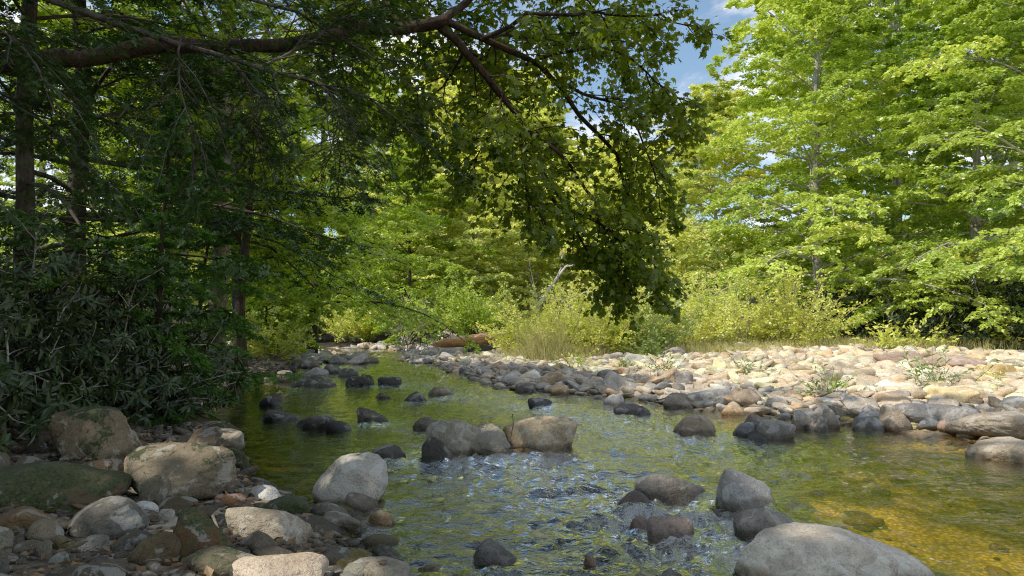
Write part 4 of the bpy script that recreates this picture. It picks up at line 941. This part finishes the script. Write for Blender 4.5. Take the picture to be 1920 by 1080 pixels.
leaves('foliage', p, D, N, .058 * rg.uniform(.5, 1.5, len(p)), T_MAPLE, M['maple'], mt, rg, np.full(len(p), .45))
# the high crown of the same maple
hi = np.array([tb[4], tb[3], tb[4], tb[3], tb[4], tb[5], tb[3], tb[5], tb[4], tb[5]]); az = np.array([-.5, 1.7, -.8, -1.6, 2.1, 1.5, -.3, -.6, 2.6, 3.6]); 
D0 = np.stack([np.cos(az), np.sin(az), np.full(10, .5)], 1)
hl = grow(hi, D0, np.full(10, 5.5), 8, .3, .08, rg); V1, q1 = tubes(hl, np.linspace(.09, .02, 8)[None] * np.ones((10, 1)), 6)
mesh_np('high_branches', V1, [q1], M['bark_maple'], True, mt)
h1, H1 = side_shoots(hl, 9, .2, 1, .9, np.full(10, 2.4), rg, vert=.25, K=5); h2, H2 = side_shoots(h1, 6, .1, 1, .9, H1 * .5, rg, vert=.3, K=4)
p, D, N, _ = leaf_on(h2, 24, 0, rg, .05); 
leaves('crown', p, D, N, .15 * rg.uniform(.7, 1.2, len(p)), T_LEAF, M['maple'], mt, rg, np.full(len(p), .5), cull=True)

# ---- the near hemlock: bare grey bough and drooping needle sprays
ht = empty('hemlock_tree', 'near hemlock with grey crooked bough and dark drooping sprays at upper left', 'tree', (0, 0, 0))
tb = np.array([[-4.3, 3.1, .5], [-4.25, 3.15, 3], [-4.2, 3.2, 6], [-4.15, 3.2, 9]])
V, q = tubes(tb[None], np.array([[.24, .2, .15, .08]]), 12); mesh_np('trunk', V, [q], M['bark_dark'], True, ht)
HB = [([(-380, -120, 3.8), (-100, -70, 4.0), (170, -5, 4.2), (250, 30, 4.3), (330, 55, 4.4), (410, 100, 4.5), (480, 122, 4.7), (560, 140, 4.9), (640, 165, 5.1), (720, 190, 5.3), (770, 240, 5.5), (820, 290, 5.7)], .030),
      ([(330, 55, 4.4), (325, 120, 4.4), (345, 200, 4.4), (360, 260, 4.4), (350, 320, 4.4)], .008),
      ([(560, 140, 4.9), (600, 160, 4.9), (615, 200, 4.9), (625, 260, 4.9), (645, 305, 5.0)], .012),
      ([(410, 100, 4.5), (490, 160, 4.6), (490, 195, 4.6), (465, 235, 4.7), (480, 255, 4.7)], .010),
      ([(480, 122, 4.7), (560, 60, 4.9), (620, 30, 5.0), (700, 10, 5.2)], .012),
      ([(-380, 60, 3.6), (-150, 120, 3.7), (20, 190, 3.9), (110, 260, 4.0), (170, 330, 4.1)], .016),
      ([(-380, -30, 3.6), (-150, 0, 3.6), (20, 60, 3.6), (70, 140, 3.7), (90, 200, 3.8)], .014),
      ([(-380, -200, 3.8), (-100, -160, 4.0), (200, -90, 4.4), (420, -20, 4.8), (600, 30, 5.2), (740, 120, 5.6), (800, 210, 5.9)], .026),
      ([(-380, -320, 4.0), (0, -260, 4.4), (300, -160, 5.0), (500, -60, 5.6), (640, 60, 6.0)], .026),
      ([(-300, 0, 4.4), (-60, 60, 5.0), (80, 130, 5.4), (180, 200, 5.8), (260, 250, 6)], .014)]
K = 16
HP = np.array([crooked(poly(p_, K), .07, 200 + j) for j, (p_, r) in enumerate(HB)]); HR = np.array([np.linspace(r, .003, K) for _, r in HB])
V1, q1 = tubes(HP, HR, 7)
s1, L1 = side_shoots(HP, 20, .14, 1, .8, np.full(len(HP), .9), rg, vert=.15, K=6, droop=.8, wig=.06, taper=.5)
s2, L2 = side_shoots(s1, 8, .1, 1, .75, L1 * .38, rg, vert=.15, K=4, droop=.6, wig=.05)
V2, q2 = tubes(s1, np.full((len(s1), 1), 1) * np.linspace(.0055, .002, 6)[None], 4)
V3, q3 = tubes(s2, np.full((len(s2), 1), 1) * np.linspace(.002, .001, 4)[None], 3)
mesh_np('boughs', np.concatenate([V1, V2, V3]), [q1, q2 + len(V1), q3 + len(V1) + len(V2)], M['twig_dark'], True, ht)
sh = s2[rg.uniform(size=len(s2)) < .72]
p, D, N, _ = leaf_on(sh, 13, 0, rg, .012, ang=.75, up=.3)
leaves('needles', p, D, N, .055 * rg.uniform(.7, 1.25, len(p)), T_COMB, M['hemlock'], ht, rg, np.full(len(p), .45))

# ---- rhododendrons
def rhodo(label, c, rad, hgt, seed, n=46, leaf=.135, cat='shrub', group=None):
    rg = R(seed); root = empty('rhododendron', label, cat, tuple(c), group)
    A = rg.uniform(0, 2 * PI, n); el = rg.uniform(.15, 1.35, n)
    D = np.stack([np.cos(A) * np.cos(el), np.sin(A) * np.cos(el), np.sin(el)], 1)
    S = rg.normal(size=(n, 3)) * np.array([.15 * rad, .15 * rad, 0.02])
    L = np.sqrt((rad * np.cos(el)) ** 2 + (hgt * np.sin(el)) ** 2) * rg.uniform(.55, 1.05, n)
    P = grow(S, D, L, 9, .15, .17, rg); V1, q1 = tubes(P, np.linspace(.014, .005, 9)[None] * np.ones((n, 1)), 5)
    s, Ls = side_shoots(P, 7, .3, 1, .7, L * .30, rg, vert=.4, K=5, droop=-.2, wig=.16); V2, q2 = tubes(s, np.linspace(.006, .003, 5)[None] * np.ones((len(s), 1)), 4)
    mesh_np('stems', np.concatenate([V1, V2]), [q1, q2 + len(V1)], M['bark'], True, root)
    tips = np.concatenate([s[:, -1], s[:, 3], P[:, -1]]); T = nrm(np.concatenate([s[:, -1] - s[:, -2], s[:, 3] - s[:, 2], P[:, -1] - P[:, -2]]))
    m = 8; Mn = len(tips); ph = (np.arange(m) / m * 2 * PI)[None] + rg.uniform(0, 6, (Mn, 1)) + rg.normal(0, .25, (Mn, m))
    A_ = nrm(np.cross(T, UP)); B_ = np.cross(T, A_)
    rad_ = np.cos(ph)[..., None] * A_[:, None] + np.sin(ph)[..., None] * B_[:, None]
    Dl = nrm(rad_ + T[:, None] * rg.uniform(-.1, .7, (Mn, m, 1)) + np.array([0, 0, -.35]) + rg.normal(size=(Mn, m, 3)) * .15)
    pos = np.repeat(tips[:, None], m, 1) + rg.normal(size=(Mn, m, 3)) * .012
    Nl = nrm(T[:, None] + UP * .6 + rg.normal(size=(Mn, m, 3)) * .2)
    k = Mn * m
    leaves('leaves', pos.reshape(k, 3), Dl.reshape(k, 3), Nl.reshape(k, 3), leaf * rg.uniform(.6, 1.2, k), T_LONG, M['rhodo'], root, rg, np.full(k, .5))
    return root
def gpz(px, d): return gp(px, d)
rhodo('nearest rhododendron with drooping long leaves at the left edge', gp(-90, 5.9), 1.3, 1.5, 301, 44, .14)
rhodo('rhododendron thicket above the upright tan boulder', gp(150, 8.0), 1.6, 1.9, 302, 60, .14)
rhodo('tall rhododendron behind the nearest one at the left edge', gp(-40, 7.4), 1.7, 2.3, 303, 64, .15)
rhodo('rhododendron spilling toward the water edge above the mottled rock', gp(225, 9.4), 1.2, 1.5, 304, 46, .13)
rhodo('rhododendron in deep shade behind the thicket', gp(120, 9.6), 1.9, 2.4, 305, 60, .16)
rhodo('dark rhododendron under the right wood by the layered beech', gp(1690, 21.5), 2.0, 1.9, 306, 60, .17)
rhodo('dark rhododendron under the far right beech', gp(1850, 21.0), 2.2, 2.3, 307, 70, .17)
rhodo('dark rhododendron left of the others under the right wood', gp(1580, 23.5), 1.9, 1.8, 308, 60, .17)
rhodo('dark rhododendron at the right edge behind the dry weeds', gp(1960, 20.5), 2.2, 2.4, 309, 60, .17)

# ---- willow shrubs and bank growth
def shrub(name, label, c, rad, hgt, seed, n=60, leaf=.06, mat='yellow', bark='twig', spreadz=.9, dens=14, tm=T_LEAF, group=None):
    rg = R(seed); root = empty(name, label, 'shrub', tuple(c), group)
    A = rg.uniform(0, 2 * PI, n); el = rg.uniform(.55, 1.5, n)
    D = np.stack([np.cos(A) * np.cos(el), np.sin(A) * np.cos(el), np.sin(el)], 1)
    S = np.stack([np.cos(A), np.sin(A), A * 0], 1) * rg.uniform(0, .35, (n, 1)) * rad
    L = np.minimum(rad / np.maximum(np.cos(el), .1), hgt / np.sin(el)) * rg.uniform(.45, 1.25, n)
    P = grow(S, D, L, 7, .25, .05, rg); s, Ls = side_shoots(P, 9, .2, 1, .6, L * .32, rg, vert=.5, K=4, droop=.1, wig=.06)
    V1, q1 = tubes(P, np.linspace(.013, .004, 7)[None] * np.ones((n, 1)), 4); V2, q2 = tubes(s, np.linspace(.005, .002, 4)[None] * np.ones((len(s), 1)), 3)
    mesh_np('stems', np.concatenate([V1, V2]), [q1, q2 + len(V1)], M[bark], True, root)
    p, Dd, N, _ = leaf_on(s, dens, 0, rg, leaf * .4, ang=.7, up=.8)
    leaves('leaves', p, Dd, N, leaf * rg.uniform(.7, 1.3, len(p)), tm, M[mat], root, rg, np.clip(.55 + .3 * noise3(p * 1.5, seed), 0, 1))
    return root
WG = [(985, 21.5, 1.3, 1.1, 'low pale yellow shrub beside the orange log'), (1060, 20.5, 1.4, 1.9, 'yellow willow shrub left of the hanging maple tip'),
      (1130, 19.6, 1.3, 2.0, 'bright yellow willow behind the hanging maple tip'), (1215, 19.8, 1.1, 1.5, 'small greener willow directly right of the hanging maple tip'),
      (1300, 20.5, 1.4, 1.8, 'yellow willow between the maple tip and the stemmy willows'), (1400, 21.0, 1.5, 2.4, 'tall willow with bare stems showing on its left'),
      (1490, 20.6, 1.3, 2.1, 'willow with fanned bare stems next to the dark hollow'), (1025, 23.5, 1.6, 2.2, 'pale willow behind the dry grass tuft'),
      (1180, 23.5, 1.8, 2.6, 'taller yellow willow in the second row at centre'), (1340, 24.5, 1.8, 2.6, 'second row willow under the light green tree')]
for i, (px, d, ra, hh, lb) in enumerate(WG):
    shrub('willow_shrub', lb, gp(px, d), ra, hh * .82, 400 + i, 44, .085, 'yellow' if i != 3 else 'weed', 'twig', dens=15)
shrub('bank_shrub', 'sunlit yellow green shrub on the far left bank of the bend', gp(670, 36), 2.6, 1.7, 420, 80, .12, 'yellow', 'twig', dens=16)
shrub('bank_shrub', 'second sunlit shrub left of the first on the far bank', gp(590, 38), 2.4, 1.9, 421, 70, .12, 'weed', 'twig', dens=16)
shrub('bank_shrub', 'grey leafless looking shrub on the eroded bank', gp(785, 31), 1.0, 1.8, 422, 90, .05, 'bark_far', 'twig', dens=2) if 'bark_far' in M else shrub('bank_shrub', 'grey nearly leafless shrub on the eroded bank', gp(785, 31), 1.0, 1.8, 422, 110, .06, 'far', 'dead', dens=2)
shrub('bank_shrub', 'green shrub over the dark eroded bank', gp(850, 31.5), 1.6, 2.2, 423, 70, .10, 'beech', 'bark_dark', dens=16)
shrub('bank_shrub', 'dark shrub with reddish roots beside the orange log', gp(895, 30), 1.4, 1.6, 424, 60, .09, 'beech_dark', 'bark_dark', dens=14)
shrub('bank_shrub', 'small weedy shrub at the end of the shaded left shore', gp(505, 20.5), 1.1, 1.0, 425, 50, .08, 'yellow', 'twig', dens=12)
shrub('bank_shrub', 'low green shrub at the foot of the light green tree', gp(1280, 26.5), 1.8, 2.0, 426, 60, .10, 'beech', 'bark_dark', dens=14)

# ---- dead leaning trunk and fallen log
dt = empty('dead_tree', 'bleached dead tree leaning right behind the willows', 'tree', tuple(at(985, 620, 25)))
o0 = at(985, 620, 25)
mainp = poly([(980, 640, 25), (1000, 590, 25), (1030, 540, 25.3), (1060, 500, 25.6), (1080, 478, 25.8)], 12)[None] - o0
br = np.array([crooked(poly(p_, 12), .15, 61 + i) - o0 for i, p_ in enumerate([[(1015, 565, 25.1), (1060, 556, 25), (1105, 548, 24.8), (1140, 552, 24.7)], [(1045, 520, 25.4), (1050, 495, 25.3), (1052, 470, 25.2), (1048, 450, 25)],
                                                [(1060, 500, 25.6), (1100, 495, 25.5), (1130, 505, 25.4), (1150, 520, 25.4)], [(1000, 590, 25), (1004, 560, 24.8), (1000, 530, 24.7), (995, 490, 24.6)]])])
V, q = tubes(mainp, np.linspace(.10, .03, 12)[None], 8); mesh_np('trunk', V, [q], M['dead'], True, dt)
V, q = tubes(br, np.linspace(.03, .008, 12)[None] * np.ones((4, 1)), 5)
s, _l = side_shoots(br, 8, .2, 1, .7, np.full(4, .8), rg, vert=.4, K=5, wig=.1); V2, q2 = tubes(s, np.linspace(.01, .004, 5)[None] * np.ones((len(s), 1)), 3)
mesh_np('branches', np.concatenate([V, V2]), [q, q2 + len(V)], M['dead'], True, dt)
# orange slab of rotten log
t = NT('rotten_orange_wood'); geo = t.n('ShaderNodeNewGeometry'); mp = t.n('ShaderNodeMapping'); mp.inputs['Scale'].default_value = (1, 6, 9); t.l(geo.outputs['Position'], mp.inputs[0])
nn = t.noise(mp.outputs[0], 2.5, 5, .7, .4); M['rot'] = t.out(t.principled(t.ramp(nn, [(.3, (.40, .15, .06)), (.5, (.72, .36, .16)), (.7, (.82, .60, .38))]), .85, t.bump(nn, .8, .06), .2))
Wv = rock_shape(5, 88, 12, 6, .07); Wv[:, 2] += .15 * np.sin(Wv[:, 0] * 3)
lo = mesh_np('fallen_log', Wv * np.array([1.9, .45, .22]), [ICO[5][1]], M['rot']); lo.location = (-.9, 24.2, .66); lo.rotation_euler = (0, -.10, .06)
tag(lo, 'orange rotten log slab lying on the far bank right of the eroded roots', 'log')
# roots hanging from the eroded bank
er = R(71); S = np.stack([er.uniform(-4.2, -1.2, 70), er.uniform(26.3, 28.5, 70), er.uniform(.5, 1.0, 70)], 1)
P = grow(S, er.normal(size=(70, 3)) * np.array([1, .6, .2]) + np.array([0, -.6, -.6]), er.uniform(.4, 1.1, 70), 7, .8, .2, er); V, q = tubes(P, np.linspace(.022, .006, 7)[None] * np.ones((70, 1)), 4)
tag(mesh_np('tree_roots', V, [q], M['bark_maple']), 'tangle of reddish brown roots on the dark eroded bank', 'roots', kind='stuff')

# ---- small plants on the bar, dry weeds, grass, litter
def weed(name, label, c, rad, hgt, seed, n, leaf, mat, tm=T_LONG, dens=10):
    rg = R(seed); root = empty(name, label, 'plant', tuple(c))
    A = rg.uniform(0, 2 * PI, n); el = rg.uniform(.5, 1.4, n); D = np.stack([np.cos(A) * np.cos(el), np.sin(A) * np.cos(el), np.sin(el)], 1)
    P = grow(rg.normal(size=(n, 3)) * np.array([.3 * rad, .3 * rad, 0]), D, hgt * rg.uniform(.6, 1.2, n), 6, .5, .06, rg)
    V, q = tubes(P, np.linspace(.005, .002, 6)[None] * np.ones((n, 1)), 3); mesh_np('stems', V, [q], M['weed'], True, root)
    p, Dd, N, _ = leaf_on(P, dens, .15, rg, .005, ang=.8, up=.5); leaves('leaves', p, Dd, N, leaf * rg.uniform(.6, 1.2, len(p)), tm, M[mat], root, rg)
def bz(px, py):
    z = .3
    for _ in range(8): d = (EYE - z) * F / (py - HOR); z = max(float(ground((px - 960) * d / F, d)), 0)
    return ((px - 960) * d / F, d, z)
weed('bar_plant', 'willowherb tuft on the bar above the right pool', bz(1545, 752), .3, .5, 501, 16, .10, 'weed')
weed('bar_plant', 'little bright green cushion plant beside the willowherb tuft', bz(1568, 748), .15, .16, 502, 30, .05, 'beech', T_LEAF)
weed('bar_plant', 'sparse narrow leaved plant above the long slate slab', bz(1745, 760), .4, .6, 503, 20, .11, 'weed')
weed('bar_plant', 'thin seedling willow in the middle of the cobble bar', bz(1240, 712), .35, .6, 504, 14, .09, 'weed')
weed('bar_plant', 'low weed among the shaded cobbles left of the streaked stone', bz(1170, 700), .3, .3, 505, 18, .08, 'weed')
weed('bar_plant', 'grassy weed at the left end of the cobble bar', bz(1080, 690), .5, .35, 506, 26, .1, 'yellow')
weed('bar_plant', 'yellow weed at the foot of the golden block', bz(1862, 718), .25, .15, 507, 20, .06, 'yellow')
weed('bar_plant', 'weed with tiny leaves at the shadow edge of the bar', bz(1400, 728), .3, .45, 508, 14, .08, 'weed')
weed('bar_plant', 'green clump in front of the bright yellow willow', bz(1215, 672), .5, .8, 509, 40, .10, 'weed', T_LEAF)
for i, (px, py) in enumerate([(1700, 655), (1745, 655), (1790, 652), (1845, 652), (1890, 650), (1655, 656)]):
    weed('dry_weed', ['tall dry weed behind the large reddish slab', 'dry weed right of the tall one at the back of the bar', 'leafy weed in the middle of the row at the back of the bar', 'fourth weed of the row in front of the far right rhododendron', 'weed nearest the right edge at the back of the bar', 'leftmost weed of the row at the back of the bar'][i],
         bz(px, py), .4, 1.0, 520 + i, 22, .13, 'yellow', T_LEAF)
def grass(name, label, n, posf, h, mat, seed, cat='grass'):
    rg = R(seed); x, y = posf(rg, n); z = ground(x, y)
    D = nrm(rg.normal(size=(n, 3)) * .35 + UP); P = grow(np.stack([x, y, z], 1), D, h * rg.uniform(.5, 1.2, n), 4, .5, .06, rg)
    V, q = tubes(P, np.linspace(.006, .0015, 4)[None] * np.ones((n, 1)), 3)
    return tag(mesh_np(name, V, [q], M[mat], True, None, {'v': np.repeat(rg.uniform(0, 1, n), 12)}), label, cat, kind='stuff')
grass('dry_grass', 'yellow grass and low growth along the back of the bar', 16000, lambda r, n: ((xx := r.uniform(-.2, 17, n)), 18.6 + .05 * xx + r.gamma(2, .8, n)), .32, 'grass', 601)
grass('grass_tuft', 'tall dry grass tuft left of the willows', 500, lambda r, n: (r.normal(.9, .35, n), r.normal(19.4, .3, n)), 1.1, 'grass', 602)
rg = R(640); n = 9000; x = rg.uniform(-9, -.4, n); y = 2.8 + 14 * rg.uniform(0, 1, n) ** 1.6; sl, sr = bank_s(x, y); k = (sl > .15) & in_view(x, y, 80); x, y = x[k], y[k]; n = len(x)
tag(leaves('leaf_litter', np.stack([x, y, ground(x, y) + .012 + rg.uniform(0, .03, n)], 1), rg.normal(size=(n, 3)) * np.array([1, 1, .25]), UP + rg.normal(size=(n, 3)) * .35, rg.uniform(.03, .085, n), T_LEAF, M['litter'], None, rg), 'dead leaves on the left shore', 'leaf litter', kind='stuff')
# twigs caught on the midstream boulder, stick on the left shore, leaf on the wide stone
bx, by, bt, bw, bd = BOX[65]
def stick(name, label, pts, r, mat='twig'):
    P = np.array(pts)[None]; V, q = tubes(P, np.linspace(r, r * .4, len(pts))[None], 6); return tag(mesh_np(name, V, [q], M[mat]), label, 'stick')
stick('driftwood_twig', 'upright dark twig caught against the tan boulder midstream', [(bx - .30, by - bd * .5 - .02, -.05), (bx - .31, by - bd * .5 - .02, .12), (bx - .28, by - bd * .5, .26), (bx - .29, by - bd * .5 + .02, .36)], .009, 'twig_dark')
stick('driftwood_twig', 'pale slanted twig crossing the upright one midstream', [(bx - .32, by - bd * .5 - .06, -.03), (bx - .24, by - bd * .5 - .05, .12), (bx - .20, by - bd * .5 - .02, .28)], .008)
stick('driftwood_twig', 'curved twig lying on the water at the foot of the tan boulder', [(bx - .5, by - bd * .5 - .16, .0), (bx - .3, by - bd * .5 - .14, .05), (bx - .12, by - bd * .5 - .12, .05), (bx - .0, by - bd * .5 - .12, .02)], .010, 'twig_dark')
bx, by, bt, bw, bd = BOX[18]
stick('driftwood_twig', 'straight brown stick between the mossy boulder and the smooth pale stone', [(bx - .30, by - .02, bt - .04), (bx - .22, by - .12, bt - .10), (bx - .12, by - .24, bt - .16)], .008)
bx, by, bt, bw, bd = BOX[30]
o = leaves('dead_leaf', np.array([[bx - .02, by - .04, bt + .004]]), np.array([[.5, .5, .05]]), np.array([[0, 0, 1.0]]), np.array([.06]), T_MAPLE, M['litter'], None, R(2)); tag(o, 'brown dead maple leaf lying on the wide low pale stone', 'leaf')

# ------------------------------------------------------------------ world, sun, camera
W = bpy.data.worlds.new('World'); SC.world = W; W.use_nodes = True
t = NT(W, True)
sky = t.n('ShaderNodeTexSky'); sky.sky_type = 'NISHITA'; sky.sun_disc = False; sky.sun_elevation = SUN_EL
sky.sun_rotation = math.atan2(SUNDIR[0], SUNDIR[1])
sky.air_density = 1.0; sky.dust_density = 0.6; sky.ozone_density = 1.4
tc = t.n('ShaderNodeTexCoord'); mp = t.n('ShaderNodeMapping'); mp.inputs['Scale'].default_value = (1, 1, 2.4); t.l(tc.outputs['Generated'], mp.inputs[0])
cl = t.step(t.noise(mp.outputs[0], 3.2, 7, .6, .3), .44, .62)
c = t.mix(t.math('MULTIPLY', cl, .85), t.mix(1.0, sky.outputs[0], (.86, 1.0, 1.05), 'MULTIPLY'), (9.0, 9.2, 9.6))
bg = t.n('ShaderNodeBackground'); bg.inputs['Strength'].default_value = 0.15; t.l(c, bg.inputs['Color'])
wo = t.n('ShaderNodeOutputWorld'); t.l(bg.outputs[0], wo.inputs['Surface'])
sd = bpy.data.lights.new('sun', 'SUN'); sd.energy = 5.0; sd.angle = math.radians(.53); sd.color = (1.0, .93, .80)
so = bpy.data.objects.new('sun', sd); COL.objects.link(so); so.rotation_euler = Vector(SUNDIR).to_track_quat('Z', 'Y').to_euler()
cd = bpy.data.cameras.new('camera'); cd.lens = 25.0; cd.sensor_width = 36; cd.clip_start = .05; cd.clip_end = 2000
co = bpy.data.objects.new('camera', cd); COL.objects.link(co); co.location = (0, 0, EYE); co.rotation_euler = (math.radians(90) + math.atan(60 / F), 0, 0)
SC.camera = co
SC.view_settings.view_transform = 'Standard'; SC.view_settings.look = 'None'; SC.view_settings.exposure = 0; SC.view_settings.gamma = 1.34
SC.cycles.filter_width = 1.05; SC.cycles.denoising_prefilter = 'NONE'; SC.cycles.max_bounces = 6; SC.cycles.diffuse_bounces = 3; SC.cycles.glossy_bounces = 3; SC.cycles.transmission_bounces = 4; SC.cycles.transparent_max_bounces = 8
SC.cycles.caustics_reflective = False; SC.cycles.caustics_refractive = False
